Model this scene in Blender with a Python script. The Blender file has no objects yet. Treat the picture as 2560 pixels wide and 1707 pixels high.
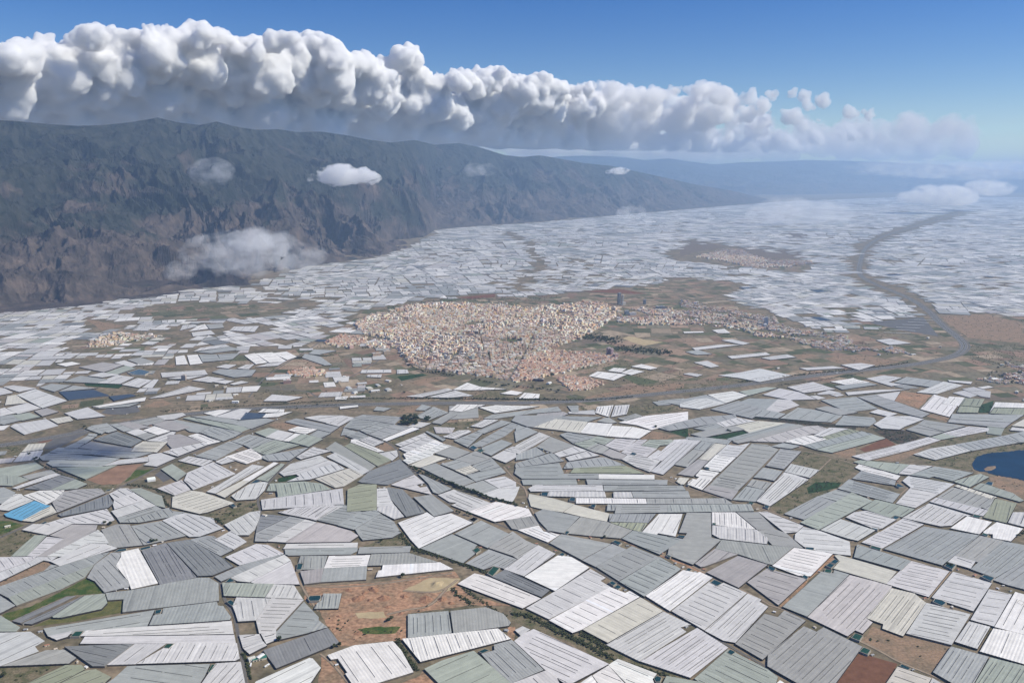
import bpy, bmesh, math, random
import numpy as np
from mathutils import Vector, noise
random.seed(7)
rng = np.random.default_rng(11)
sc = bpy.context.scene
COL = sc.collection
R = math.radians
# ---------------- camera ----------------
CAMZ = 1200.0
PITCH = R(11.08)
FOC = 30.0/36.0*2560.0
cam = bpy.data.objects.new('camera', bpy.data.cameras.new('camera'))
COL.objects.link(cam)
cam.location = (0, 0, CAMZ)
cam.rotation_euler = (math.pi/2-PITCH, 0, 0)
cam.data.lens = 30; cam.data.sensor_width = 36
cam.data.clip_start = 5; cam.data.clip_end = 400000
sc.camera = cam
# ---------------- sky, sun, exposure ----------------
SUN_AZ = R(94); SUN_EL = R(42)      # clockwise from the viewing direction (+Y)
w = bpy.data.worlds.new('World'); sc.world = w; w.use_nodes = True
nt = w.node_tree
sky = nt.nodes.new('ShaderNodeTexSky'); sky.sky_type = 'NISHITA'; sky.sun_disc = False
sky.sun_elevation = SUN_EL; sky.sun_rotation = SUN_AZ
sky.altitude = 1200; sky.air_density = 1.0; sky.dust_density = 0.0; sky.ozone_density = 2.0
bg = nt.nodes['Background']; bg.inputs[1].default_value = 0.10
hs = nt.nodes.new('ShaderNodeHueSaturation'); hs.inputs['Saturation'].default_value = 1.5; hs.inputs['Hue'].default_value = 0.520
nt.links.new(sky.outputs[0], hs.inputs['Color']); nt.links.new(hs.outputs[0], bg.inputs[0])
sun = bpy.data.objects.new('sun', bpy.data.lights.new('sun', 'SUN'))
COL.objects.link(sun)
sun.data.energy = 5.5; sun.data.angle = R(0.53); sun.data.color = (1.0, 0.94, 0.80)
sd = Vector((math.sin(SUN_AZ)*math.cos(SUN_EL), math.cos(SUN_AZ)*math.cos(SUN_EL), math.sin(SUN_EL)))
sun.rotation_euler = sd.to_track_quat('Z', 'Y').to_euler()
sun.location = (6000, 300, 5500)
sc.view_settings.view_transform = 'Standard'; sc.view_settings.look = 'None'
sc.view_settings.exposure = 0.0; sc.view_settings.gamma = 1.0
sc.cycles.max_bounces = 8; sc.cycles.diffuse_bounces = 4; sc.cycles.volume_bounces = 2
sc.cycles.transparent_max_bounces = 16
sc.cycles.volume_step_rate = 1.0; sc.cycles.volume_max_steps = 768

# ---------------- projection: a point of the survey -> a point of the plane z = h ----------------
cp, sp_ = math.cos(PITCH), math.sin(PITCH)
def ray(px, py):
    x = (px-1280)/FOC; y = (853.5-py)/FOC
    return x, cp+y*sp_, -sp_+y*cp
def at(px, py, h=0.0):
    dx, dy, dz = ray(px, py)
    t = (h-CAMZ)/min(dz, -1e-4)
    return (dx*t, dy*t)
def proj(X, Y, Z=0.0):
    a = Y*cp-(Z-CAMZ)*sp_
    b = Y*sp_+(Z-CAMZ)*cp
    if a < 1: a = 1
    return 1280+FOC*X/a, 853.5-FOC*b/a
def height_at(px, py, r):
    dx, dy, dz = ray(px, py)
    return CAMZ+dz/math.hypot(dx, dy)*r

# ---------------- materials ----------------
MATS = {}
def mat(name, color, rough=0.9, var=0.15, scale=0.02, spec=0.3, attr=None, detail=6, coord='Object', color2=None, bump=0, c2pos=(0.42, 0.62)):
    if name in MATS: return MATS[name]
    m = bpy.data.materials.new(name); m.use_nodes = True
    n = m.node_tree.nodes; l = m.node_tree.links
    b = n['Principled BSDF']
    b.inputs['Roughness'].default_value = rough
    b.inputs['Specular IOR Level'].default_value = spec
    tc = n.new('ShaderNodeNewGeometry')
    nz = n.new('ShaderNodeTexNoise'); nz.inputs['Scale'].default_value = scale; nz.inputs['Detail'].default_value = detail
    nz.inputs['Roughness'].default_value = 0.62
    l.new(tc.outputs['Position'], nz.inputs['Vector'])
    if color2 is not None:
        mx = n.new('ShaderNodeMix'); mx.data_type = 'RGBA'
        mr = n.new('ShaderNodeMapRange'); mr.inputs[1].default_value = c2pos[0]; mr.inputs[2].default_value = c2pos[1]
        l.new(nz.outputs['Fac'], mr.inputs[0]); l.new(mr.outputs[0], mx.inputs['Factor'])
        mx.inputs['A'].default_value = (*color, 1); mx.inputs['B'].default_value = (*color2, 1)
        base = mx.outputs['Result']
        nz2 = n.new('ShaderNodeTexNoise'); nz2.inputs['Scale'].default_value = scale*7; nz2.inputs['Detail'].default_value = 4
        l.new(tc.outputs['Position'], nz2.inputs['Vector']); vsrc = nz2.outputs['Fac']
    else:
        if attr:
            at_ = n.new('ShaderNodeAttribute'); at_.attribute_name = attr; base = at_.outputs['Color']
        else:
            rg = n.new('ShaderNodeRGB'); rg.outputs[0].default_value = (*color, 1); base = rg.outputs[0]
        vsrc = nz.outputs['Fac']
    mr2 = n.new('ShaderNodeMapRange'); mr2.inputs[1].default_value = 0.3; mr2.inputs[2].default_value = 0.7
    mr2.inputs[3].default_value = 1-var; mr2.inputs[4].default_value = 1+var
    l.new(vsrc, mr2.inputs[0])
    mm = n.new('ShaderNodeMix'); mm.data_type = 'RGBA'; mm.blend_type = 'MULTIPLY'; mm.inputs['Factor'].default_value = 1
    l.new(base, mm.inputs['A']); l.new(mr2.outputs[0], mm.inputs['B'])
    l.new(mm.outputs['Result'], b.inputs['Base Color'])
    if bump:
        bp = n.new('ShaderNodeBump'); bp.inputs['Strength'].default_value = 1; bp.inputs['Distance'].default_value = bump
        l.new(vsrc, bp.inputs['Height']); l.new(bp.outputs[0], b.inputs['Normal'])
    MATS[name] = m
    return m

# ---------------- mesh helpers ----------------
def tag(o, label=None, cat=None, group=None, kind=None):
    if label: o['label'] = label
    if cat: o['category'] = cat
    if group: o['group'] = group
    if kind: o['kind'] = kind
    return o
def link(o, parent=None):
    COL.objects.link(o)
    if parent is not None: o.parent = parent
    return o
class MB:
    def __init__(s):
        s.v = []; s.f = []; s.mi = []; s.c = []; s.uv = []
    def face(s, pts, mi=0, col=(1, 1, 1), uv=None):
        i = len(s.v); s.v.extend(pts); n = len(pts)
        s.f.append(tuple(range(i, i+n))); s.mi.append(mi)
        s.c.extend([col]*n); s.uv.extend(uv if uv else [(0, 0)]*n)
    def box(s, cx, cy, z0, z1, w_, d, ang=0, mi=0, col=(1, 1, 1), top=None, bottom=False):
        c, q = math.cos(ang), math.sin(ang); P = []
        for a, b in ((-1, -1), (1, -1), (1, 1), (-1, 1)):
            x = a*w_/2; y = b*d/2; P.append((cx+x*c-y*q, cy+x*q+y*c))
        s.prism(P, z0, z1, mi, col, top)
    def prism(s, P, z0, z1, mi=0, col=(1, 1, 1), top=None, topcol=None):
        n = len(P)
        for i in range(n):
            a = P[i]; b = P[(i+1) % n]
            s.face([(a[0], a[1], z0), (b[0], b[1], z0), (b[0], b[1], z1), (a[0], a[1], z1)], mi, col)
        s.face([(p[0], p[1], z1) for p in P], mi if top is None else top, topcol or col)
    def build(s, name, mats, parent=None, origin=(0, 0, 0)):
        me = bpy.data.meshes.new(name)
        ox, oy, oz = origin
        me.from_pydata([(x-ox, y-oy, z-oz) for x, y, z in s.v], [], s.f)
        for m in mats: me.materials.append(m)
        me.polygons.foreach_set('material_index', s.mi)
        ca = me.color_attributes.new('tint', 'FLOAT_COLOR', 'CORNER')
        a = np.ones((len(s.c), 4), dtype=np.float32)
        if s.c: a[:, :3] = np.array(s.c, dtype=np.float32)
        ca.data.foreach_set('color', a.ravel())
        uv = me.uv_layers.new(name='span')
        if s.uv: uv.data.foreach_set('uv', np.array(s.uv, dtype=np.float32).ravel())
        me.update()
        o = bpy.data.objects.new(name, me)
        return link(o, parent)
def empty(name, loc, parent=None):
    o = bpy.data.objects.new(name, None); o.empty_display_size = 5; o.location = loc
    return link(o, parent)
def ccw(P):
    a = sum(P[i][0]*P[(i+1) % len(P)][1]-P[(i+1) % len(P)][0]*P[i][1] for i in range(len(P)))
    return (P if a > 0 else P[::-1]), abs(a)/2
def clip(P, axis, val, keep_greater):
    out = []; n = len(P); sgn = 1 if keep_greater else -1
    for i in range(n):
        a = P[i]; b = P[(i+1) % n]
        da = (a[axis]-val)*sgn; db = (b[axis]-val)*sgn
        if da >= 0: out.append(a)
        if (da > 0 and db < 0) or (da < 0 and db > 0):
            t = da/(da-db)
            out.append((a[0]+(b[0]-a[0])*t, a[1]+(b[1]-a[1])*t))
    return out
# ---- outlines of the greenhouses, in the coordinates of survey sheets: code, number of roof vents, optional rib direction r:dx:dy, corners
SHEETS = {'B0':(0,1280,3.672),'B1':(640,1280,3.672),'B2':(1280,1280,3.672),'B3':(1920,1280,3.672),
 'U0':(0,1040,5.463),'U1':(430,1040,5.463),'U2':(860,1040,5.463),'U3':(1290,1040,5.463),'U4':(1710,1040,5.463),'U5':(2130,1040,5.463),
 'M0':(0,760,2.735),'M1':(850,700,2.735),'M2':(1700,500,2.613),'D':(0,0,0.91875)}
GH = {}
GH['B0'] = """w0 200,160 300,108 660,108 440,208
t0 455,212 660,112 895,118 880,165 430,405 345,405 590,238
w6 r:100:10 430,403 560,330 900,160 950,200 1000,285 800,280 575,405
w3 460,450 575,405 800,283 975,290 1078,330 890,385 550,492
n0 100,405 200,310 320,210 430,212 250,400
w4 r:100:2 250,400 430,225 590,240 345,405
w6 r:60:80 -200,600 -200,415 335,405 300,440 0,545
w4 r:60:60 -200,640 0,550 300,440 345,405 530,408 460,450 400,440 0,632
b7 r:60:35 -60,720 540,495 890,385 1010,365 860,480 70,780 0,745
n6 r:60:40 75,780 865,480 780,595 560,705 150,855
b0 0,700 0,680 400,540 470,480 535,490
b0 -90,770 0,765 140,855 0,925 -90,960
b6 r:70:75 800,600 870,480 1020,370 1115,372 1070,480 1090,540 1190,650 1185,680 960,735 870,630
W0 r:60:140 1115,365 1270,330 1450,650 1205,705 1185,640 1065,490 1110,410
G7 1300,350 1470,668 1805,595 1520,280
G6 1530,280 1815,583 1950,578 2145,495 2060,430 1740,250
b7 1745,250 2025,400 2135,345 1965,220 1900,215
g1 1190,112 1310,300 1060,325 990,290 960,210 930,160 1070,110
b5 1480,80 1710,215 1320,300 1205,125
w6 1490,75 1740,225 1830,222 2050,145 1975,100 1960,55 1700,5 1600,30
w4 1970,250 2145,340 2265,270 2120,170
b0 r:40:-130 970,740 1200,715 1810,600 1920,600 2005,650 2010,810 1125,915 1135,795 990,805
b0 r:60:-140 1370,1035 1410,945 1490,930 1500,880 1990,820 2000,855 2050,860 2120,960 2110,985 1760,1010
b2 400,1065 1420,895 1350,1045 440,1135
w4 r:100:-6 735,1135 790,1085 2125,995 2145,1115
w0 r:100:-3 735,1205 780,1140 2150,1125 2165,1200
w0 440,1135 670,1085 620,1140 520,1170
G4 r:100:22 590,1230 1230,1205 960,1410 850,1410
w1 970,1400 1235,1207 1525,1205 1240,1392
w9 r:60:-110 1250,1390 1500,1245 1550,1250 1610,1200 2175,1200 2200,1340 2160,1360
w3 r:150:-70 -160,1110 280,1095 410,1180 320,1230 355,1275 0,1410 -160,1460
g0 0,1412 420,1265 590,1260 700,1335 630,1385
o3 r:100:-42 100,1640 600,1400 750,1400 780,1440 400,1640
o3 r:100:-40 410,1640 780,1450 880,1440 1020,1510 880,1640
b4 r:100:15 870,1640 1050,1520 1170,1410 1930,1390 1880,1500 1790,1640
w6 r:100:-110 1800,1640 1980,1385 2210,1370 2265,1640
G3 r:100:-45 110,995 610,775 700,765 190,1015
G4 r:100:-45 200,1020 770,762 480,950 290,1025
n0 480,955 775,765 960,745 985,830 930,885 560,965 490,965
n0 -120,940 0,945 185,1055 150,1092 -120,1095"""
GH['B1'] = """w4 r:60:32 -280,410 -150,485 255,380 110,300 0,290
b0 -380,590 -320,632 0,500 250,385 240,375 -150,490
w2 r:60:32 -235,600 0,497 260,388 320,440 0,610 -60,640 -170,630
w0 0,612 320,445 400,660 0,655 -50,640
G5 r:100:10 0,185 20,70 60,15 300,38
b6 r:100:15 -10,265 0,190 310,38 445,65 95,268
w3 r:100:10 105,265 450,65 555,92 265,275
p0 265,278 555,92 690,120 870,170 940,215 860,270
w7 r:100:-60 270,0 410,-40 640,-75 800,-55 550,75
b5 r:100:20 750,120 950,0 1100,-20 1145,12 900,158
b8 r:100:20 910,155 1145,15 1265,85 1330,185 1250,230 980,255 940,205
W7 r:100:-45 1305,95 1570,0 1635,45 1790,10 1990,95 1495,330 1420,250
b0 r:100:-42 1510,330 1800,200 2030,300 1995,345 2010,380 1900,465
b1 r:100:-52 1825,195 2065,75 2340,205 2125,325
b7 r:100:-55 1925,468 2135,340 2395,430 2275,515 2180,490 2090,525
w1 r:100:0 250,335 280,290 935,278 930,320
b1 r:100:0 300,395 270,385 265,340 935,322 930,355 870,385
b1 r:100:-5 935,380 950,320 1425,310 1410,365
g3 r:10:-100 390,465 410,400 655,400 620,520 415,525 435,465
W5 r:100:-3 625,512 670,400 1050,390 1020,490
g2 r:15:-100 1025,488 1060,385 1400,372 1670,455 1160,485
t0 r:10:-100 405,540 620,515 590,640 445,658
b0 r:15:-100 590,640 625,515 1020,492 1010,615
W0 r:10:-100 1100,595 1125,535 1155,530 1165,485 1690,458 1810,520
b4 r:15:-100 535,885 560,835 600,810 620,745 785,745 755,880
n4 r:-50:100 -310,645 165,657 80,778 -295,765
w5 r:-50:100 85,780 165,660 350,670 430,795
w3 r:15:100 -215,860 -180,780 135,790 0,990 -165,1000 -190,920
w9 r:100:3 0,990 140,785 440,800 180,1080 180,1110 30,1110
b5 r:100:8 175,1110 440,820 575,960 575,1000 480,1105 210,1168
b0 480,1105 575,990 655,1055
w1 45,1115 185,1080 185,1170 95,1205
G1 r:30:60 65,1265 660,1060 765,1195 185,1430
w1 r:100:-25 -155,1125 30,1118 60,1180 0,1200 -120,1240
w0 -120,1245 60,1180 100,1220 -60,1300
W2 r:100:-50 -60,1640 0,1550 490,1335 520,1340 595,1425 450,1640
W4 r:72:100 655,1310 900,1220 1255,1182 1330,1260 1445,1465 1000,1600 900,1600 820,1480 840,1470 750,1340 690,1350
W9 r:40:100 1340,1160 2220,1065 2340,1160 1510,1370
b6 r:6:100 1395,1150 1395,935 1765,905 1795,1100 1780,1110
g0 r:12:100 1815,1110 1785,905 2110,870 2270,930 2340,1010 2320,1040
n4 r:100:-45 1545,1435 1700,1360 2000,1270 2400,1620 1750,1640
b4 r:60:58 2070,1300 2190,1265 2185,1215 2350,1170 2640,1445 2350,1565 2345,1620"""
GH['B2'] = """W5 r:100:42 50,160 245,120 290,175 440,205 330,275
g3 r:60:100 0,150 -60,75 190,30 250,115 50,158
b0 r:100:16 211,6 290,-30 620,40 475,190 330,165 250,80
g1 r:-60:85 475,190 630,42 880,90 1105,165 1000,238 720,215
b6 r:-45:100 895,85 895,15 1320,15 1250,95
o5 r:-60:100 895,92 1245,100 1185,180 1105,160
W3 r:-60:100 1195,180 1350,15 1565,15 1500,220 1340,190 1320,215
b5 r:100:28 1010,240 1110,168 1570,245 1355,385
g0 r:100:10 1430,390 1440,330 1570,245 1610,190 1535,185 1605,5 1825,5 1830,232 1920,252 1660,478
W8 r:6:100 1835,110 1835,0 2050,0 2235,155 2040,140
w6 r:3:100 1838,200 1840,120 2245,160 2350,235 2340,290 1910,240
g1 r:100:0 2060,-2 2260,-2 2420,157 2255,160
g6 r:100:-55 -215,325 5,175 130,260 240,308 55,430 10,400
w5 r:100:-80 -75,520 240,300 400,380 110,585
W0 r:100:5 115,590 420,395 545,410 710,505 395,720
G5 r:100:45 -185,590 -65,525 345,715 270,775
W3 r:100:38 -500,655 -345,560 -220,590 265,790 98,880
g1 r:45:100 1870,330 1925,252 2350,300 2580,322 2390,480 2340,470 2085,385
t2 r:100:-80 1680,470 1865,332 2070,385 1770,495 1735,500
t0 r:100:-62 1785,550 2075,400 2345,480 2080,690
b0 r:100:18 345,280 455,200 910,290 640,435
b0 r:100:25 645,440 920,290 1050,340 770,500
b6 r:100:42 775,500 1100,310 1350,410 980,630
b8 r:100:42 985,635 1355,410 1550,520 1215,770
W4 r:100:-72 1225,765 1570,530 1700,555 1720,545 1840,600 1450,905
w9 r:100:42 1465,905 1815,635 1870,680 1940,645 2155,740 1765,1080
w6 r:100:-95 1770,1085 2165,745 2290,800 2270,820 2350,865 2050,1195 1940,1175
w7 r:100:45 130,880 420,710 720,520 860,600 810,628 905,685 340,980
W9 r:100:45 340,990 900,685 1040,740 1080,720 1170,775 640,1075 555,1105
y3 r:100:50 650,1075 1180,780 1385,905 880,1195
w6 r:100:-60 865,1215 1390,910 1640,1030 1545,1055 1600,1095 1170,1365
w9 r:100:-70 1175,1365 1700,1060 1985,1240 1635,1515
n6 r:100:48 1675,1525 1985,1255 2350,1440 2440,1510 2400,1650 1850,1650
w8 r:100:45 20,1180 110,1110 200,1070 890,1390 720,1480 550,1568 470,1560 300,1440
w0 25,1080 95,1045 165,1075 80,1130
w1 r:60:58 0,1568 310,1450 400,1500 480,1650 -40,1650
W2 r:100:42 885,1400 970,1345 1330,1480 1290,1530 1340,1650 1130,1650
W1 r:100:42 740,1495 885,1405 1110,1650 850,1650
W0 560,1610 730,1495 840,1650 540,1650
n1 r:100:10 1340,1650 1420,1500 1800,1568 1800,1650"""
GH['B3'] = """w5 r:100:10 -89,-4 -12,-7 325,125 265,180 160,190
w5 r:100:8 245,250 250,200 325,135 460,165 750,270 760,395 610,380 420,345 330,315
g1 r:100:20 -90,165 60,155 165,190 325,330 225,320 40,300
w4 r:100:-60 480,160 665,62 985,165 825,260 735,240
w5 r:100:25 715,45 790,0 900,-15 1180,65 1105,110 1050,145 1010,155 950,140
w6 r:100:25 1030,180 1240,55 1430,110 1220,232
w5 r:100:25 860,275 1020,180 1215,235 1050,330
b9 r:100:-62 1065,335 1430,130 1940,210 1600,485
g2 r:100:-80 1715,395 1945,215 2165,262 1955,465 1900,450
w1 r:100:35 1650,455 1715,398 1905,450 1860,515
b9 r:100:-80 1860,520 2160,265 2380,305 2560,350 2380,430 2085,600
b5 r:100:-70 2065,620 2400,420 2560,400 2560,760 2200,665
W0 r:-50:100 1675,145 1830,35 2055,90 1940,200
W0 r:-40:100 1975,180 2100,90 2340,150 2230,265 2065,235 2065,200 1990,195
w2 r:-40:100 2205,95 2250,0 2520,0 2520,160 2340,130
b5 r:100:-65 790,410 820,295 1315,445 1225,530
W9 r:100:22 40,490 240,325 600,375 390,585 280,580
y0 r:100:28 600,515 660,450 610,395 650,390 1180,545 1085,655
t5 r:100:30 -190,640 -10,515 355,612 95,850
b0 r:100:25 135,865 490,545 600,560 610,530 745,570 360,955
p9 r:100:-105 365,960 750,575 985,635 1140,680 900,970 960,1010 870,1110 800,1080 730,1135
y6 r:70:-90 905,970 1130,695 1345,745 1450,830 1240,1135 1050,1065 1060,1025
w9 r:100:22 1085,655 1310,445 1665,540 1475,775
w7 r:100:22 1505,780 1700,545 2055,650 1885,905
w9 r:100:20 1270,1110 1455,830 1860,935 1685,1215
w5 r:100:15 1860,985 2030,705 2240,755 2075,1045
W5 r:-50:100 2080,1050 2270,730 2520,800 2520,1160 2350,1120
w3 r:-60:100 1715,1185 1845,1000 2040,1050 1920,1250
W2 r:-40:100 1945,1275 2070,1065 2520,1140 2520,1440
b5 r:-65:100 1515,1465 1680,1230 2025,1325 1850,1640 1820,1640
n9 r:-65:100 1860,1640 2040,1330 2520,1450 2520,1640
y4 r:100:35 1030,1650 1190,1415 1500,1520 1430,1650
w1 r:100:35 1450,1640 1510,1520 1680,1620 1660,1650
g8 r:100:45 -300,1205 -30,930 90,962 150,900 345,992 -50,1350
g9 r:100:-92 -5,1410 0,1300 330,1045 445,1095 510,1055 865,1232 560,1650 330,1600
W1 20,1620 110,1540 230,1620 200,1650"""
GH['U0'] = """w0 r:100:75 140,140 190,110 630,40 800,130 335,250
y0 r:60:60 680,40 950,0 1000,60 790,100
b1 0,0 160,-20 260,60 50,115 0,100
n0 270,60 160,-20 550,0
b1 1160,165 1250,135 1430,215 1390,245
b1 1235,130 1460,95 1600,190 1480,225 1430,212
b1 1490,110 1600,100 1830,185 1690,210
t0 1610,100 1760,75 2060,150 1830,180
g1 1770,85 2150,10 2260,60 2010,125
w0 2130,0 2349,-20 2500,0 2380,40 2250,50
t0 2080,110 2260,65 2349,60 2600,150 2420,200 2300,190
W0 1955,190 2110,135 2325,205 2160,258
w0 1720,215 1880,170 2010,220 1845,265
g0 1850,265 2000,225 2150,260 1980,325
w4 2000,335 2349,210 2400,220 2290,350
y9 r:100:2 1790,480 1850,400 1960,345 2290,350 2145,490
G8 r:100:35 1270,320 1600,210 1940,330 1790,415
g0 1070,430 1240,345 1810,440 1790,480 1370,465
b0 880,425 1030,360 1160,370 1060,435
b0 1030,360 1190,270 1300,285 1170,370
b0 1195,260 1215,235 1340,245 1310,280
b2 r:100:5 670,490 800,425 880,430 1370,465 1260,520 850,510
b3 r:100:5 1260,525 1370,468 1790,485 2090,495 1830,570 1600,560
b4 r:100:2 530,555 670,500 1130,530 990,600 580,600
b3 r:100:2 1000,600 1130,533 1640,575 1380,690 720,685 640,640 690,600
n0 770,700 1390,690 1600,665 1170,860
w0 r:100:30 1400,680 1620,600 2020,555 2030,615 1590,660
w0 2020,540 2060,520 2200,500 2400,570 2140,685 1960,665 2040,620
w1 2220,490 2349,455 2450,500 2349,520
n0 r:100:-30 0,790 -60,720 480,630 600,700 230,825
n1 -60,940 -60,785 290,830 400,865 170,950
g0 300,820 600,750 700,735 760,770 400,865
w0 r:40:60 165,980 740,770 830,800 235,990
G4 r:100:35 330,990 830,805 1030,855 680,1005
n0 680,1008 1030,860 1190,925 1040,990
b0 -60,990 50,970 210,1040 180,1090 30,1190 -60,1190
w3 r:100:-40 -60,1270 30,1195 210,1060 290,1060 320,1090 460,1150 110,1290
W5 r:60:30 325,1080 540,1015 880,1010 850,1080 740,1150 630,1210
c6 r:100:-55 55,1335 470,1155 640,1215 700,1220 290,1425 90,1370
y4 r:100:-45 290,1425 350,1400 700,1215 775,1310 450,1440
t9 r:100:28 715,1180 870,1030 1050,1000 1370,985 1440,1050 785,1310
G7 r:6:100 790,1340 1480,1065 1545,1190 1480,1245 840,1365
w8 r:100:35 570,1480 880,1385 1460,1265 1565,1415 1440,1470 990,1465 700,1490
w3 r:60:35 1490,1060 1640,985 1750,985 1840,1050 1560,1140
w2 r:60:35 1560,1140 1835,1050 1985,1140 1565,1270 1545,1210
w1 r:60:35 1520,1295 1985,1142 2130,1220 1600,1385
n0 1770,995 1920,980 2210,1090 2260,1250 2140,1220
b5 r:100:-30 1600,1390 2130,1225 2215,1270 1640,1450
b9 r:60:70 1640,1450 2215,1270 2300,1250 2380,1310 2349,1370 1900,1450"""
GH['U1'] = """w3 r:60:35 -200,985 0,915 130,870 255,1005 40,1080
n0 -150,720 0,650 200,780 70,880
n3 r:60:30 150,25 230,10 1090,160 950,215
b0 250,0 560,-5 910,60 850,110
b0 r:100:-30 850,110 920,60 1290,30 1400,55 1080,170
w0 540,0 920,-10 930,50 700,20
k0 930,50 960,0 1230,0 1200,30
b0 0,60 60,50 530,140 360,225 240,210
b5 r:60:25 370,225 540,140 960,220 860,280
b0 400,228 480,182 850,285 700,340
W5 r:100:40 220,270 340,235 670,345 500,385
t0 -60,260 110,245 410,350 0,440 -60,380
w4 r:60:35 -20,450 430,355 500,385 80,545 -20,520
b3 r:100:20 320,540 790,340 970,405 600,600
b4 r:100:-45 810,340 1050,250 1180,275 970,390
b3 r:100:-50 975,390 1180,278 1400,325 1080,440
n3 r:100:-45 1085,445 1410,325 1560,360 1200,500
n2 r:100:-40 1210,510 1560,360 1640,375 1740,395 1300,525
W9 r:100:32 720,555 1080,440 1225,540 1225,580 1020,650
w5 r:100:-50 80,605 220,545 560,605 410,680
w1 590,620 730,560 855,610 680,655
w7 r:100:60 165,880 210,770 560,625 870,785 290,1005 215,920
b6 r:60:60 1230,540 1870,425 1690,545 1600,605 1320,610 1230,570
n1 r:100:-60 1600,345 1760,245 1880,260 2060,310 1870,415
n0 1130,220 1320,160 1460,185 1280,280
w0 r:100:-50 1280,285 1450,190 1660,235 1500,335
W0 1510,335 1680,235 1760,245 1590,345
W4 r:100:0 1580,190 1720,140 1985,180 1820,248
b0 1880,255 1990,190 2170,230 2030,300
b1 r:100:20 1540,75 1700,30 2280,150 2170,220
w1 1800,20 2000,-10 2349,-10 2290,60 2110,90
w2 r:100:-60 2100,95 2349,-5 2500,20 2280,140
w6 r:100:20 1700,555 1930,420 2170,475 1760,585
w2 r:100:-22 1465,770 1620,650 2020,535 2130,595 1530,815
w0 1530,818 2130,600 2225,632 1690,790
w9 r:60:70 1570,890 1740,820 1695,792 2225,635 2360,715 1880,862
y5 r:60:35 1955,855 2349,730 2420,710 2610,800 2349,955 2230,975
w3 r:100:-62 470,1030 1100,660 1260,685 590,1055
W0 960,875 1390,628 1455,640 1060,885
n2 r:100:-60 1150,860 1490,645 1540,655 1310,890
y0 600,1060 960,878 1065,885 720,1110
w4 r:50:-100 810,1085 1050,930 1240,895 1310,905 1265,1010 1140,1130 880,1145
n9 r:25:100 1290,1020 1340,920 1800,890 2040,920 2180,995 1450,1105 1425,1020
w9 r:8:100 1215,1140 2330,985 2349,1205 2310,1200 1235,1275
y9 r:100:-30 0,1200 10,1100 260,1015 410,1035 850,1185 480,1310 375,1330 0,1240
w5 r:60:62 715,1480 1060,1310 1205,1290 1200,1380 1130,1550 1050,1620 880,1620
b0 -40,1290 180,1310 -20,1370
w6 r:100:-65 1450,1310 1680,1250 2250,1215 1965,1415 1560,1335
b7 r:100:15 1975,1415 2260,1210 2349,1205 2589,1305 2270,1485"""
GH['U2'] = """w1 r:100:65 -240,550 -120,495 0,555 355,742 255,795
g0 r:100:65 -250,440 -120,350 0,415 430,680 360,740
b5 r:100:12 130,20 260,-20 800,10 690,110
b7 r:100:5 0,150 130,25 500,85 200,185
b5 r:100:15 215,190 500,90 670,115 320,240
b4 r:100:20 330,245 680,115 930,145 510,310
W0 515,320 930,150 1030,170 580,340
w0 870,140 1010,80 1190,95 1050,155
b2 r:100:15 -40,260 0,160 180,215 60,250
b4 r:100:20 20,265 200,210 350,280 200,325
w3 r:100:35 215,325 360,280 550,350 410,410
W1 r:100:40 100,320 150,310 550,480 460,490 90,355
o1 r:100:50 10,410 90,365 460,500 650,600 460,680
w1 r:60:45 460,510 720,465 740,540 655,610
w5 r:100:30 700,385 1100,230 1150,270 780,415
w5 r:100:22 750,440 1150,275 1240,325 870,500
W9 r:100:22 810,520 1245,325 1350,370 850,580
W9 r:100:25 805,600 1350,375 1475,405 1220,510 1210,535 880,655
y0 890,670 1210,530 1400,575 1040,700
b1 r:60:35 1110,210 1140,205 1390,310 1350,340
w5 r:100:-38 1345,280 1560,195 1700,190 1740,210 1520,310
w3 1730,135 1920,45 2110,50 1880,155
g0 1200,90 1450,-20 1510,0 1325,110
b4 r:100:20 1500,330 1800,215 1900,230 1690,420
b7 r:100:20 1700,420 2290,90 2400,120 2200,270 1880,415
b2 r:100:-45 1810,205 2150,55 2285,85 1910,235
b0 1880,430 2150,320 2300,370 2010,535 1900,490
g0 1220,500 1480,405 1725,490 1510,585 1330,530
g1 r:100:25 1520,590 1800,475 2020,570 1780,655
b1 1320,655 1530,595 1780,655 1720,670 1510,730
y4 1510,735 1720,672 1840,740 1660,800
b2 1785,660 2020,575 2130,690 1870,750 1750,680
b0 r:100:-25 1050,700 1250,640 1790,890 1590,965
b2 r:100:-20 1670,800 2140,695 2210,770 1800,890
w0 2015,560 2180,470 2349,500 2349,560 2210,635
w3 r:100:25 2190,460 2300,415 2500,440 2349,500
w2 1910,870 2190,820 2349,900 2349,985 2110,980
b0 1620,960 1895,875 2105,985 1870,1070
w0 1890,1060 2110,985 2400,960 2349,1090 2300,1170 2040,1110
b0 r:60:50 1010,785 1100,810 1470,990 1290,1060 1220,1040 1150,920
G3 r:100:-30 195,890 350,750 760,590 960,790 600,935 250,905
w3 r:100:-20 640,935 960,800 1100,910 990,935 1040,975 1130,960 1200,1070
w5 r:100:42 1285,1075 1500,1000 2010,1185 1690,1300 1470,1215 1540,1180 1440,1170
W6 r:100:-38 1695,1300 2080,1165 2349,1225 2520,1265 2570,1360 2060,1440
o5 r:100:-14 40,1300 50,1000 150,960 210,930 445,930 445,1280
w3 r:100:-8 450,1240 450,990 590,985 640,1140 690,1220
w0 450,1285 460,1245 690,1215 820,1370 690,1405
G2 r:50:100 590,970 800,1000 1110,1310 850,1370 640,1130
b0 r:60:60 950,1105 1200,1070 1500,1290 1230,1365"""
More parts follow.
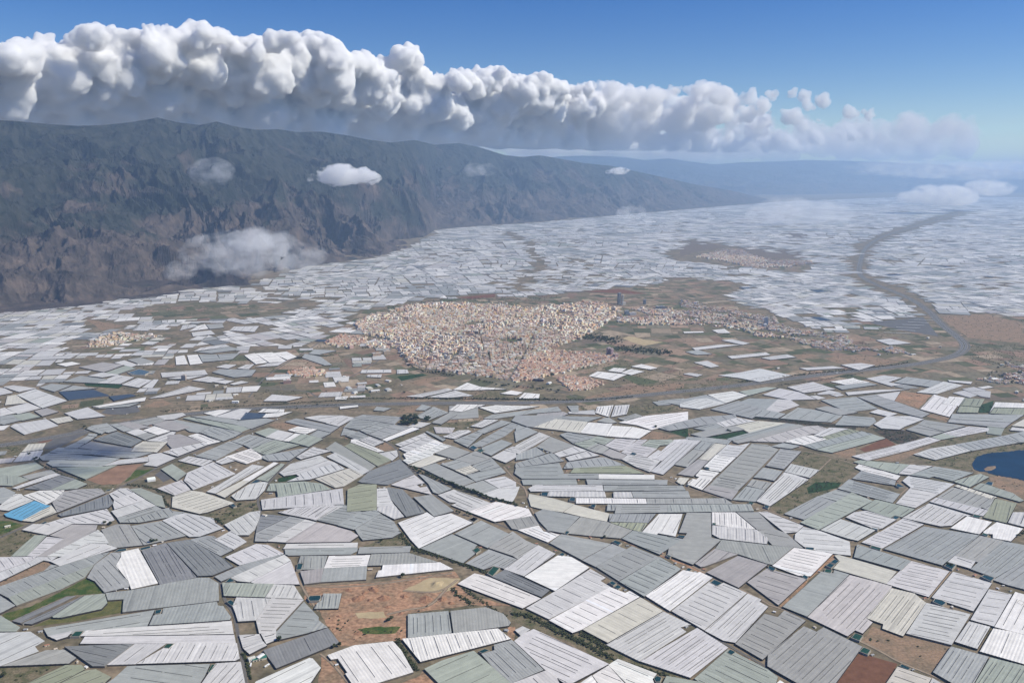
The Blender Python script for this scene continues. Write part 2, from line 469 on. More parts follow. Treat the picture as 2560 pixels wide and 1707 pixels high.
GH['U3'] = """b0 r:100:-25 -60,60 0,-10 650,-10 540,45 250,150 160,140
b2 r:100:10 540,30 650,0 1180,10 970,75 700,60
y7 r:-60:75 240,150 540,38 980,80 870,230 590,190
W0 r:-60:90 870,225 990,85 1315,105 1225,270
W0 r:-60:90 1230,270 1310,130 1580,145 1455,290
W0 r:-60:60 1460,290 1590,145 1845,200 1680,305
W7 r:100:-22 1400,85 1740,0 2349,-60 2349,60 1850,185 1650,120
g0 1110,70 1200,25 1270,20 1380,85 1300,95
b1 1390,20 1700,0 1500,60
b1 r:100:-35 0,200 -10,110 130,150
b0 r:100:-40 0,350 -20,210 150,150 300,215
w5 r:100:-52 -60,480 0,400 320,220 465,275 50,520
g0 r:100:12 280,415 470,280 800,405 500,500
b0 0,600 0,530 270,420 400,510 210,570
w2 r:60:35 520,510 800,410 970,470 600,560
w2 r:60:60 680,560 980,475 1140,535 730,610
b8 r:60:62 -10,690 0,640 490,500 660,610 0,700
b4 r:100:0 0,705 590,635 650,770 630,850 80,850 -20,780
b9 r:55:80 650,715 700,630 1150,560 1230,565 1500,670
o4 r:100:0 740,775 790,710 1490,675 1750,780
b1 r:100:0 635,850 640,785 1125,785 1125,850
W0 r:100:2 1130,855 1130,790 1890,800 1890,860
b0 r:100:2 75,865 820,860 840,930 100,935
b2 r:100:2 960,862 2070,870 2065,935 980,930
w2 r:100:2 170,985 260,938 1180,940 1195,1020 200,1025
b4 r:100:2 1195,945 2270,945 2320,1010 1205,1020
w0 430,1090 450,1030 800,1030 800,1100
w0 805,1105 810,1030 1210,1030 1230,1105
w0 1335,1110 1330,1035 1570,1035 1600,1110
b1 r:100:2 1610,1110 1580,1030 2349,1020 2380,1110
W3 r:10:100 820,1190 820,1115 1770,1125 1785,1195
g5 r:20:100 1790,1198 1780,1122 2850,1120 2960,1195
b4 r:100:0 1350,1325 1375,1205 2070,1210 2065,1310
b1 r:10:100 1240,1290 1250,1205 1375,1205 1345,1290
b9 r:35:100 2070,1312 2075,1208 3205,1200 3250,1293
y0 r:100:20 180,1060 500,1120 790,1200 640,1310 350,1265 205,1230 170,1120
y0 r:100:20 650,1310 790,1205 1275,1330 1240,1435 900,1370
b4 r:100:20 600,250 700,220 1100,280 970,320 780,370
n3 r:100:20 1000,320 1110,275 1340,310 1210,390
n4 r:100:5 790,375 1000,320 1120,375 950,440
g1 r:100:-50 950,440 1120,375 1190,395 1070,490
g0 r:100:-50 1080,490 1190,395 1275,440 1170,510
w6 r:100:15 1215,400 1360,305 1650,320 1500,450 1410,475
t0 1175,510 1280,445 1510,530 1450,590 1320,570
w8 r:100:15 1440,490 1670,320 1800,320 1700,400 1930,440 1780,560 1520,525
n5 r:100:12 1710,400 1820,325 2130,320 2150,345 2060,390 1970,395 1920,440
w9 r:100:20 1450,590 1520,530 1980,600 1830,760 1640,690 1530,630
w1 1790,565 1940,460 1980,480 2160,320 2349,310 1990,610
w4 r:-100:90 1840,755 2000,610 2290,315 2525,335 2010,795"""
GH['U4'] = """b8 r:60:48 -350,160 -50,75 250,10 700,-20 720,15 440,95 -200,200
b1 130,165 430,95 550,145 310,195
w6 r:60:38 440,95 720,20 980,65 550,148
g0 90,245 300,195 560,150 700,130 830,180 260,290
y2 700,130 1010,65 1400,95 1000,200 900,230 800,180
b1 r:100:-28 580,310 900,225 1400,95 1550,115 680,335
g0 660,345 1560,110 1640,135 900,340 740,370
p9 r:60:30 910,340 1640,140 1830,130 1970,175 1790,240 1740,240 1350,355 980,345
w1 1770,260 1990,155 2250,170 1890,280
W5 r:100:45 1380,350 1600,270 1740,260 1950,315 1640,395
o6 r:60:30 1890,285 2255,175 2400,205 1950,330
b9 r:60:32 1640,400 2430,205 2590,245 1790,450
n1 r:100:-30 1800,455 2590,250 2754,300 2020,497
b0 20,300 40,285 300,290 650,330 600,385 50,310
b2 r:-100:100 135,445 240,340 420,365 290,475
g1 r:-100:100 -130,660 130,450 285,480 45,692
y0 200,585 420,370 580,390 340,605
w5 r:100:12 450,520 590,390 760,400 900,365 720,555
t0 -90,790 190,590 335,612 125,820
y0 -105,890 -60,835 70,850 0,930 -40,930
W7 r:100:15 275,690 440,525 710,560 500,755 350,735 340,700
W2 r:100:12 160,810 230,730 480,770 380,860 170,820
W5 r:-100:100 60,895 120,855 170,865 210,830 390,860 245,1005 50,930
g9 r:100:15 460,830 930,375 1130,390 1290,455 850,905
g6 r:100:18 350,940 450,835 845,910 735,1015
t1 r:100:18 260,1010 345,940 740,1020 650,1140
b0 1190,410 1350,365 1590,405 1460,445
b8 r:100:12 1120,675 1320,445 1600,480 1365,720
w7 r:-80:100 1375,755 1460,650 1850,735 1720,840
b0 r:-100:100 950,835 1080,700 1345,750 1230,880 1100,850
g2 r:-80:100 860,945 930,860 1200,910 1110,1005
b4 r:-80:100 665,1140 850,955 1110,1010 975,1165
w9 r:-100:95 990,1160 1370,765 1520,800 1700,865 1175,1225
b4 r:-100:60 1365,1330 1830,1090 2120,1180 1640,1410
b3 r:100:22 1840,1090 2080,1000 2349,1070 2140,1170
b9 r:100:28 2105,985 2255,860 2950,1062 2850,1180 2260,1030
n9 r:100:25 1590,1450 2294,1040 2575,1155 1840,1548"""
GH['U5'] = """b2 r:100:12 -230,120 -110,-10 300,20 330,75 240,135
w2 r:100:18 300,110 480,0 800,0 985,40 720,140 650,180 400,165
g1 r:100:12 985,50 1550,135 1265,208 900,110
g1 r:100:15 740,180 900,115 1255,215 1065,270
b2 r:100:5 1310,80 1340,35 2175,90 2080,160
b2 r:100:5 1345,30 1370,-30 2349,-20 2180,85
w9 r:100:18 1230,235 1600,140 1870,165 1865,200 1440,280
n0 1080,285 1240,235 1440,280 1210,320
w4 r:100:-28 590,400 1040,285 1210,325 770,465
w5 r:100:-25 0,545 600,400 770,465 230,600 200,600
w9 r:60:28 840,520 1060,445 1410,390 1630,470 1140,595
b9 r:60:28 1410,385 2050,270 2270,360 1640,470
b3 r:60:35 2060,270 2380,200 2500,220 2500,350 2275,355
y0 2180,130 2349,40 2500,60 2500,160
w0 2160,190 2190,150 2500,190 2500,215
n3 r:-60:60 20,625 110,600 785,660 620,785
w3 r:100:15 635,785 790,660 1100,680 790,800
b7 r:100:20 790,800 1130,685 1660,770 1370,885 1120,820 1050,840
W2 r:100:22 45,700 95,655 660,815 610,870 130,740
b5 r:100:22 5,850 130,742 600,880 580,945 655,955
w9 r:100:15 690,880 770,815 1395,925 1190,1060 800,970
w5 r:100:15 600,1190 800,975 1190,1060 865,1250
n2 r:-60:60 1430,905 1380,890 1750,785 1870,830 1610,965
n3 1650,985 1750,915 1800,920 2200,1050 2349,1150 2290,1165
y5 r:-60:40 1400,955 1440,935 1980,1105 1900,1130
g7 r:-100:70 1160,1105 1370,970 1950,1110 1860,1280 1770,1240 1750,1260
o2 r:-30:100 1795,1380 1960,1125 2250,1190 2110,1455
w7 r:-60:45 1060,1165 1150,1110 1860,1285 1790,1360 1640,1330
w9 r:-100:72 690,1385 1050,1190 1130,1210 1640,1360 1540,1360 1360,1490 1210,1500
n4 r:-60:40 130,1255 320,1135 860,1265 680,1375 580,1350 530,1385"""
GH['M0'] = """W0 1390,745 1500,722 1580,725 1475,765
w0 1480,765 1640,715 1720,720 1640,790
k0 1640,790 1680,740 1820,750 1790,775
W2 1765,740 1800,715 1945,720 1940,738
W0 1795,775 1810,750 2000,735 1900,770
w0 1070,765 1250,742 1270,760 1120,785
w2 1015,645 1290,560 1405,580 1120,635
W0 625,700 1000,635 990,660 680,705
b0 640,715 690,707 960,672 880,700
w0 440,745 600,705 720,765 530,785
n0 85,760 200,740 275,770 150,795
t0 235,730 320,710 400,735 290,765
b0 0,770 60,762 140,795 0,820
w0 45,710 190,675 280,710 120,750
w0 0,715 30,708 110,745 0,765
y0 35,690 50,630 110,620 185,675
w3 115,620 240,580 460,660 290,710
k0 405,600 640,585 750,625 470,655
k0 745,630 890,615 930,625 780,660
w0 -20,570 30,575 90,605 -20,625
w0 20,565 90,555 250,575 130,600
b0 270,570 350,545 490,555 370,598
b0 400,598 500,558 660,575
b0 430,530 550,490 740,515 660,540
w0 600,490 690,468 820,482 700,500
w1 660,540 800,485 920,500 820,545
w2 830,550 940,505 1040,520 950,570
w0 970,572 1050,515 1085,515 1040,575
t0 540,430 700,398 850,415 710,465
n0 720,470 860,420 930,440 800,480
w0 780,400 850,385 940,415 900,430
W0 385,410 490,395 555,408 450,425
g0 870,380 960,365 1060,395 960,412
W2 1200,360 1260,350 1285,410 1205,415
W1 1280,350 1350,345 1385,405 1300,415
b2 1360,345 1480,345 1510,385 1385,395
b2 1490,345 1640,335 1590,375 1510,385
W3 1670,350 1740,335 1830,400 1750,410
W3 1745,337 1860,330 1960,390 1840,398
W1 1865,335 1960,325 2030,360 1965,382
w1 1745,430 1835,405 1955,390 1900,420
w0 1475,430 1540,412 1620,415 1560,440
w1 1620,440 1680,415 1740,410 1700,445
b0 1450,465 1500,445 1750,450 1720,490 1600,500
w2 1100,470 1400,450 1420,480 1110,500
w0 1145,510 1200,500 1410,485 1290,512
w1 1315,520 1420,495 1540,510 1440,535
w0 1450,530 1530,520 1600,525 1540,545
w0 1570,545 1650,525 1700,535 1600,552
w0 1800,662 1860,618 2070,635 1960,662
w2 1320,325 1370,300 1540,275 1570,290
b0 1345,328 1570,292 1650,310 1440,335
b0 2065,365 2085,340 2190,360 2270,415 2220,418
b0 2110,340 2150,310 2300,318 2180,345
w1 1230,180 1250,145 1330,140 1355,150
W1 1290,187 1350,150 1400,138 1425,168
g0 1410,140 1520,135 1530,160 1435,170
w3 1570,180 1600,155 1770,150 1740,190
w0 1310,195 1440,180 1470,205 1320,220
w0 960,275 1010,255 1090,257 1040,278"""
GH['M1'] = """W3 745,890 800,850 995,852 830,900
W5 950,870 1060,855 1150,858 1365,862 1060,908
b0 230,890 250,865 350,875 300,895
b0 515,888 560,850 625,865 580,890
b5 510,935 640,865 740,905 610,955
g0 630,970 745,908 800,920 690,985
b3 980,945 1040,920 1490,865 1515,895 1300,912 1050,948
t0 1340,930 1350,915 1530,900 1560,915 1460,950
b2 1555,860 1630,858 1630,900 1590,905
W6 1745,905 1760,865 1870,855 1840,935
w5 1855,935 1880,858 1980,852 1960,915
g3 1900,945 2020,912 2070,930 1960,962
W0 0,865 120,855 125,865 0,880
W2 1700,655 1760,625 1960,645 1870,685
W1 1830,620 1870,600 1960,605 1920,630
W1 1920,632 1990,608 2080,625 1990,648
W1 1990,590 2060,575 2170,600 2120,610
W3 770,750 870,700 960,730 1140,745 900,752
w4 450,795 740,740 770,752 560,800
w3 600,800 790,755 910,790 740,803
W0 1095,775 1170,755 1250,768 1210,785
W2 1220,808 1260,770 1365,780 1360,808
b2 2165,825 2352,808 2352,860
w2 140,635 150,615 350,612 350,632
w2 390,640 390,612 460,612 470,635
w2 185,660 190,648 285,645 280,665"""
GH['M2'] = """w1 310,1020 560,995 590,1010 340,1035
w1 530,1030 700,1008 755,1025 590,1042
w0 80,965 260,945 400,945 100,980
w0 270,915 340,910 455,935 410,945
b0 35,990 120,980 210,1005 110,1010
w0 90,1060 180,1050 255,1085 200,1092
w2 250,1145 400,1125 520,1100 730,1145 520,1187 380,1160
w0 780,1097 1000,1085 1075,1097 830,1110
w1 1050,1075 1180,1065 1275,1078 1170,1110
w1 1280,915 1370,905 1510,935 1370,945
w0 20,1135 60,1128 150,1140 110,1153
W0 20,860 150,858 155,865 30,868
W1 210,850 290,842 330,868 250,868
b0 0,1305 170,1272 300,1322 0,1328
w4 0,1330 100,1300 180,1295 300,1328 130,1365 0,1350
W3 180,1270 345,1248 445,1275 300,1325
n0 385,1250 560,1222 640,1225 450,1275
w1 540,1270 650,1230 780,1255 890,1300 720,1305
w5 700,1220 870,1188 1015,1235 810,1258
w1 640,1385 560,1370 640,1300 720,1305 780,1340
b5 200,1365 380,1310 560,1370 470,1425
b0 360,1330 450,1295 640,1300 560,1368
W4 980,1185 1130,1162 1165,1175 1240,1190 1080,1205
b0 1010,1215 1220,1190 1290,1205 1060,1237
w1 1215,1165 1330,1145 1450,1160 1360,1190 1460,1205 1380,1215
b2 1400,1190 1480,1155 1710,1185 1640,1220
w4 1545,1255 1720,1185 1850,1210 1680,1265
w0 1750,1175 1910,1187 1900,1200 1760,1185
w0 1080,1255 1280,1240 1500,1235 1100,1273
w0 1280,1270 1440,1250 1400,1310 1330,1290
b5 920,1305 1150,1285 1290,1360 1100,1385
b6 1160,1285 1280,1270 1420,1320 1630,1395 1580,1420 1360,1365
W5 1570,1365 1660,1270 1750,1295 1710,1330 1810,1345 1760,1415
W1 1715,1330 1760,1283 1860,1290 1820,1345
o3 1830,1340 1860,1293 1990,1300 1960,1350
o0 1810,1385 1830,1345 1955,1355 1945,1388
W0 2020,1390 2060,1320 2300,1330 2300,1358 2050,1352
o3 2025,1392 2050,1358 2300,1362 2300,1405
b3 455,1410 520,1365 690,1395 640,1425
b4 655,1425 770,1355 880,1370 1060,1410 990,1450 880,1445
g0 885,1360 960,1345 1160,1385 1050,1405
w0 1240,1385 1290,1365 1420,1395 1360,1412"""
# ---- ground patches (thin sheets): kind, sheet, corners
PATCH = """grass B0 20,940 270,870 500,760 540,735 600,770 430,850 110,990 60,990
grass B0 560,710 800,600 870,640 950,740 780,755 600,770 550,760
dry B0 1135,800 1120,920 700,1000 300,1050 490,965 930,890 985,810
dirt B0 -20,640 400,440 540,495 400,540 0,690
scrub B0 -60,150 200,165 320,210 100,405 -60,410
grass B0 -60,80 100,80 220,120 -60,230
scrub B0 -60,1430 560,1390 230,1568 -60,1640
scrub B0 1900,20 2100,0 2260,0 2060,110
orange B1 440,680 700,670 1100,650 1820,540 1870,610 1850,660 1950,760 2350,860 2000,850 1780,880 1390,930 1380,1150 1330,1180 1250,1180 900,1220 780,1230 765,1190 660,1050 580,900 440,800
sand B1 910,925 1170,910 1200,970 940,975
sand B1 1600,600 1880,610 1780,720 1650,740 1350,720
grass B1 930,1070 1100,1050 1330,1050 1280,1110 1000,1120
scrub B1 640,950 850,960 850,1050 720,1130 640,1030
scrub B1 850,1080 1370,1090 1300,1180 900,1210
scrub B1 1160,250 1330,200 1410,300 980,315
orange B1 600,1310 700,1350 900,1568 560,1600 600,1430
orange B1 1330,1568 1500,1500 1560,1430 1760,1640 1330,1640
scrub B2 0,870 130,880 340,1000 550,1120 640,1080 880,1200 1170,1370 1640,1520 1400,1560 900,1390 500,1180 200,1070 0,1000
orange B2 -40,1050 30,1050 20,1170 -40,1200
orange B2 990,240 1380,385 1800,560 1780,575 1360,400 985,255
dirt B3 860,1185 960,1050 1050,1075 1240,1140 1270,1125 1680,1230 1500,1480 1200,1370
plough B3 600,1600 830,1290 1190,1390 1060,1620
orange B3 100,860 350,620 590,385 640,400 400,600 140,880
fan U0 1180,870 1560,680 1950,650 1880,700 1650,920 1400,940
grass U0 1700,900 1850,740 2100,720 1950,820
scrub U0 1240,940 1600,930 1560,1010 1440,1050 1380,980 1040,990
asphalt U0 560,440 760,290 1120,160 1200,230 820,420 690,450
plough U0 480,340 840,240 950,270 560,370
scrub U0 0,420 250,400 420,500 0,580
asphalt U0 2120,800 2200,740 2349,850 2230,900
scrub U1 0,640 80,610 400,690 210,765
dirt U1 1320,120 1500,80 1750,130 1580,195
scrub U1 120,40 540,140 440,155 380,150
scrub U1 520,1320 700,1290 900,1180 1160,1180 1195,1290 700,1480 600,1400
grassd U1 1450,850 1700,785 1740,825 1560,890 1450,900
scrub U2 1150,200 1500,0 1800,20 1900,60 1500,260 1350,270
scrub U2 580,340 1030,175 1050,210 700,390
dirt U2 410,410 570,350 720,440 540,480
dirt U3 1680,310 1860,200 2220,265 2050,320
grassd U3 2080,210 2349,170 2349,300 2230,260
scrub U4 0,180 120,160 260,200 0,290
grassd U4 260,300 780,180 900,225 580,310
scrub U4 1470,650 1610,490 1890,530 2349,620 2250,860 1720,1220 1320,1340 1160,1230 1700,870 1830,740
dirt U4 2020,500 2349,415 2349,560 2200,570
grassd U4 1680,980 1800,900 2150,910 2100,980 1700,1060
dirt U5 300,600 770,470 1000,430 840,520 650,620
plough U5 100,450 460,300 600,390 180,490
ravine U5 280,180 700,190 960,290 740,370 620,380 500,330
scrub U5 1200,330 1860,205 2349,100 2349,220 1430,385 1050,440
scrub U5 880,560 1130,600 1640,480 1900,400 2349,350 2349,480 1800,520 1650,620 1640,740 1060,660
dirt U5 1870,830 2000,810 2349,880 2349,1120 1900,940
ravine U4 890,10 1200,30 1780,80 2000,100 2349,130 2349,185 1600,120 900,40
dirt M0 580,100 860,150 700,180
scrub M0 330,700 740,640 760,660 610,710 440,740
scrub M0 860,60 1150,30 1400,0 1850,0 1720,50 1180,90
dirt M0 980,700 1110,650 1180,680 1050,720
grassd M0 575,545 650,537 850,550 810,578 590,560
scrub M0 1740,580 2140,600 2100,660 1800,650
scrub M0 1660,380 1700,400 2080,300 2300,250 2350,420 1950,480 1750,400
scrub M0 1420,370 1660,360 1740,410 1500,410
dirt M0 1080,430 1120,415 1210,415 1190,435
dirt M1 470,700 620,655 760,665 540,725
grassd M1 390,660 560,640 600,650 420,690
dirt M1 380,920 420,870 560,850 520,900
scrub M1 780,130 1400,120 1480,160 1040,165
scrub M1 810,930 950,890 1000,945 870,1000 560,1030
plough M1 790,120 1060,95 1060,118 900,130
sand M1 1930,400 1970,385 2210,425 2080,450
scrub M1 1450,560 1900,540 2150,640 2350,590 2350,700 2000,790 1750,800 1880,700 1700,650
scrub M1 890,755 1130,750 1220,790 1190,808 920,800
dirt M1 1660,820 1700,790 2350,690 2350,740 1900,815
scrub M1 1640,860 1740,865 1740,900 1650,900
scrub M1 1990,860 2350,860 2350,890 1990,930
scrub M2 950,720 1150,700 1230,745 1000,770
scrub M2 1050,790 1250,800 1500,900 1250,880
asphalt M2 1230,800 1590,765 1690,890 1500,860
dirt M2 1720,780 1800,760 1850,850 2250,870 2250,940 1880,900
dirt M2 1700,760 2000,745 2240,800 2240,870 1850,850
scrub M2 1880,930 2250,950 2250,1120 1900,1060
dark M2 1940,1290 2000,1250 2250,1240 2250,1300 2080,1310
orange M2 1400,1310 1450,1250 1640,1275 1560,1360
dirt M2 740,1010 800,1000 910,1015 780,1045
dirt M2 940,1020 1200,1010 1450,1060 1300,1080 1000,1070
scrub M2 0,1170 380,1165 600,1110 700,1150 520,1200 0,1260
scrub M2 700,1130 1050,1110 1170,1115 900,1150
dirt M2 50,950 130,930 330,925 90,960
dark M1 630,360 1700,340 1900,400 1930,440 1640,430
plough M1 1660,80 1880,90 2100,95 1900,60
dark M2 0,330 60,265 170,280 300,310 160,330 0,370
dark M2 370,310 560,300 800,340 860,380 700,385 500,375
dark M2 700,210 830,225 800,260 720,240
grassd M2 1960,1340 2050,1310 2030,1390 1950,1390
dirt M2 1610,1410 1660,1395 1760,1420 1740,1450
asphalt M0 690,745 750,700 930,690 960,735 850,755 760,755"""
ROADS = """hw 13 0,1113 131,1094 327,1053 545,1025 827,1012 1088,1007 1415,1007 1633,985 1850,963 2014,941 2133,927 2264,914 2341,901 2395,887 2416,865 2395,843 2351,811 2318,773 2264,740 2177,707 2144,686 2150,653 2160,620 2198,593 2286,566 2395,533
r 7 B0 2000,590 2025,660 2060,810 2150,930 2170,1030 2200,1200 2270,1640
t 5 B0 -40,945 150,865 540,733 780,603 870,480 1030,360
r 8 B0 -60,260 230,130 550,0
r 8 U0 780,1325 1470,1045 1680,960 2349,595
r 8 U1 0,600 680,345 1000,235 1400,60 1560,10
r 6 U1 2200,215 1880,430 1610,612 1330,895 1150,1130 1215,1290 1190,1400 1140,1568
r 6 U1 2349,90 2200,215
r 5 U2 -40,150 180,195 520,320 740,455 775,600 880,700 1000,800 1120,930 1220,1062 1450,1205 1690,1318 2349,1568
r 5 B2 0,158 330,290 640,432 860,590 1212,780 1455,912 1765,1090 2010,1240 2350,1425 2650,1600
t 5 U3 -60,55 240,165 780,385 1150,540 1500,685 1850,780 2150,905 2300,975
t 5 U4 0,960 640,1160 960,1225 1290,1345 1850,1568
t 6 U3 0,900 130,975 180,1200 240,1330 400,1568
t 5 U2 2180,690 2349,885
t 5 B2 1000,250 1380,392 1640,485 1780,560 1900,620 2100,705 2350,840
t 6 B3 0,845 350,965 740,1135 1000,1255 1200,1375 1500,1490 1720,1600
t 5 B3 770,275 1200,60 1310,0
t 4 B3 1465,800 1680,545
t 4 U5 545,1185 775,965
t 5 U5 685,1385 870,1260 1190,1062 1405,935
t 5 U4 1560,460 1900,530 2349,660
t 4 U4 1720,860 2010,580
t 5 B1 95,290 255,372 335,470 420,690 570,910
t 5 B1 590,1300 700,1380 880,1600
t 5 B1 440,675 700,690 1100,668 1800,560
t 5 B1 1350,720 1680,745 1850,620
t 6 B1 1200,940 1400,890 1600,870 1750,700
t 4 U4 700,890 1320,440
r 7 M0 1700,640 1750,570 1830,480 2130,300 2230,230
r 6 M0 490,330 700,250 1500,200 1740,190
r 7 M0 1750,570 2100,590 2170,640
r 6 M1 0,700 270,560 420,380
r 6 M1 410,480 490,590 760,640 1050,690 1500,760 1620,800
t 5 M2 0,920 90,880 180,900
t 5 M2 0,1175 450,1085 700,1050 920,1015
t 5 M2 460,960 560,940 700,880
r 6 M1 1000,520 1630,440 1900,420
r 6 D 600,845 740,800 820,790
r 5 D 1170,535 1215,560 1240,600 1180,670
r 5 D 440,660 560,650 640,690 700,700"""
PONDS = """B0 640,1140 690,1092 770,1088 730,1138
B0 2065,640 2110,600 2160,630 2110,642
B0 2075,820 2115,800 2175,840 2130,860
B0 1040,365 1085,338 1165,330 1160,350
B0 1280,330 1380,305 1385,325 1290,350
B0 1420,935 1425,898 1490,885 1470,925
B0 1495,1240 1530,1208 1600,1203 1550,1248
B0 1905,1465 1945,1392 1990,1390 1930,1468
B1 472,790 490,765 595,760 600,785 580,812 490,815
B1 370,530 380,468 435,468 415,525
B1 1945,70 1990,42 2040,60 1995,92
B1 1985,345 2030,320 2065,345 2020,378
B1 2120,560 2180,490 2240,510 2170,590
B1 2040,1275 2100,1250 2145,1265 2075,1295
B2 430,385 460,368 490,382 460,405
B2 915,270 945,255 1010,280 980,302
B2 480,195 500,170 530,175 510,200
B2 1415,400 1435,372 1480,390 1450,415
B2 1590,530 1620,508 1655,520 1630,540
B2 885,645 920,628 960,652 930,672
B2 935,685 970,662 1008,685 975,705
B2 1815,645 1855,615 1935,648 1885,678
B2 1520,220 1530,208 1590,215 1585,240
B2 1970,1285 2000,1255 2055,1280 2015,1310
B2 1300,1520 1330,1495 1375,1515 1360,1555 1320,1558
B3 0,515 5,485 75,515 50,542
B3 570,460 610,428 655,445 620,475
B3 530,490 560,465 615,480 580,512
B3 512,545 530,515 590,530 575,562
B3 310,590 330,572 372,590 355,615
B3 945,150 965,132 1020,148 1005,165
B3 930,318 950,305 1045,330 1030,350
B3 340,335 345,318 425,325 420,345
B3 760,1150 800,1105 875,1130 840,1180
B3 835,1275 875,1235 945,1262 915,1305
B3 1510,820 1530,790 1600,805 1640,830 1600,860
B3 1960,200 1975,188 2025,205 2010,222
B3 1955,590 1980,570 2085,600 2050,635
B3 1615,490 1650,460 1730,480 1690,525
B3 1205,1410 1225,1390 1310,1430 1290,1445
B3 2280,825 2310,805 2360,830 2330,852
U1 1060,920 1140,865 1220,885 1170,905
U1 790,1210 830,1195 885,1225 840,1240
U2 1705,430 1760,395 1830,430 1780,460
U2 1810,470 1840,445 1930,465 1870,495
U2 1700,1410 1770,1375 1840,1405 1770,1445
U3 1550,520 1590,490 1655,510 1620,535
U3 340,1085 350,1035 445,1035 430,1090
U3 725,1155 740,1108 815,1110 805,1160
U3 1010,1230 1035,1200 1095,1205 1070,1255
U3 325,445 340,435 385,450 370,465
U4 275,700 300,690 355,705 335,730
U4 30,940 60,910 100,920 60,952
U4 875,1185 890,1165 960,1180 935,1200
U4 1090,1240 1105,1210 1170,1230 1145,1260
U4 385,1480 390,1455 440,1460 430,1485
U5 600,950 620,915 720,960 640,970
U5 545,1390 580,1355 655,1380 600,1410
U5 1640,1365 1660,1340 1780,1370 1740,1385
U5 1810,920 1860,890 1930,900 1910,950
U0 1435,1030 1460,1005 1540,990 1500,1015
U0 550,1465 620,1435 650,1445 600,1470
M0 870,467 950,442 1035,462 990,485 900,482"""
SHEDS = """B0 70,130 14
B0 1155,85 8
B0 950,135 9
B0 1420,300 9
B0 1490,265 10
B0 1060,715 7
B0 1160,695 8
B0 230,1020 10
B0 235,1070 9
B0 430,1215 9
B0 510,1250 8
B0 370,1090 9
B0 790,1415 8
B0 710,1370 7
B0 2050,165 8
B0 2310,1350 14
B1 80,35 13
B1 740,1395 8
B1 40,1330 16
B1 100,1400 8
B1 2060,320 7
B1 2220,530 6
B1 210,310 8
B1 1050,520 12
B1 2300,1080 10
B2 225,285 8
B2 400,350 8
B2 510,400 7
B2 540,185 6
B2 720,228 8
B2 1060,305 8
B2 1380,375 7
B2 1500,465 8
B2 1570,500 8
B2 1680,545 7
B2 1760,520 9
B2 1040,710 8
B2 1600,1045 8
B2 2000,1185 7
B2 2170,1355 9
B2 640,1590 8
B3 430,1050 8
B3 960,1305 8
B3 1690,865 8
B3 2110,695 6
B3 1900,575 9
B3 1745,520 7
B3 1440,785 8
B3 2230,720 7
B3 470,540 6
B3 60,910 7
B3 2160,670 6
B3 1330,1440 5
U0 100,1500 9
U0 290,560 9
U0 210,545 8
U0 1720,1430 8
U0 1540,985 6
U0 250,1000 9
U0 1900,340 9
U0 2060,125 8
U0 610,30 10
U1 310,520 8
U1 890,465 7
U1 800,690 9
U1 870,725 10
U1 1180,635 7
U1 1420,875 9
U1 1270,1350 12
U1 1350,1050 10
U1 550,960 7
U1 1430,35 8
U1 1100,235 7
U2 30,305 9
U2 1430,580 7
U2 1690,155 8
U2 1780,180 7
U2 550,975 9
U2 480,975 7
U2 1060,935 7
U2 1350,640 6
U2 2250,690 8
U3 500,220 9
U3 430,490 8
U3 850,870 8
U3 690,745 8
U3 240,945 8
U3 1440,130 7
U3 100,1180 8
U3 140,1230 7
U3 2180,850 8
U3 2120,830 7
U4 830,1150 8
U4 1000,1265 10
U4 1460,1385 9
U4 70,245 8
U4 1580,420 8
U4 1180,420 7
U4 960,345 7
U4 640,1415 6
U5 620,630 10
U5 625,890 8
U5 700,185 8
U5 2150,175 7
U5 1310,80 6
U5 100,1085 7
U5 220,1110 8
M0 950,700 14
M0 870,750 9
M0 770,715 8
M0 1220,640 14
M0 1480,560 20
M0 1540,570 18
M0 1610,620 28
M0 1520,650 24
M0 1440,660 22
M0 1610,670 30
M0 2240,550 18
M0 2320,530 20
M1 100,770 26
M1 60,740 40
M1 200,740 38
M1 260,720 34
M1 330,750 34
M1 240,760 40
M1 150,710 50
M1 330,690 28
M1 30,660 18
M1 420,715 12
M1 1530,635 16
M1 1720,740 12
M1 1430,705 26
M2 1520,1010 34
M2 1300,1010 14
M2 830,825 34
M2 640,1100 18
M2 2050,1170 50
M2 1620,900 18
M2 1700,960 14
M2 2200,1255 24
M2 960,1252 9
M2 1460,1212 8
M2 880,1265 8
M2 1010,1270 8"""
# ================= image-space bookkeeping (what is already occupied) =================
MS = 4; MW, MH = 2560//MS+100, 1707//MS+50
occ = np.zeros((MH, MW), dtype=bool)
def raster(mask, pts, value=True):
    P = [((x/MS)+50, y/MS) for x, y in pts]
    ys = [p[1] for p in P]; y0 = max(0, int(min(ys))); y1 = min(MH-1, int(max(ys))+1)
    for yy in range(y0, y1+1):
        yc = yy+0.5; xs = []
        for i in range(len(P)):
            a = P[i]; b = P[(i+1) % len(P)]
            if (a[1] <= yc) != (b[1] <= yc):
                xs.append(a[0]+(yc-a[1])/(b[1]-a[1])*(b[0]-a[0]))
        xs.sort()
        for j in range(0, len(xs)-1, 2):
            mask[yy, max(0, int(xs[j])):max(0, min(MW, int(xs[j+1])+1))] = value
def look(mask, px, py):
    i = int(px/MS+50); j = int(py/MS)
    if i < 0 or j < 0 or i >= MW or j >= MH: return False
    return bool(mask[j, i])
def src(sheet, x, y):
    ox, oy, s = SHEETS[sheet]
    return ox+x/s, oy+y/s
def pts_of(txt): return [tuple(float(q) for q in t.split(',')) for t in txt]
D = lambda x, y: (x/0.91875, y/0.91875)      # survey overview coordinates -> pixels

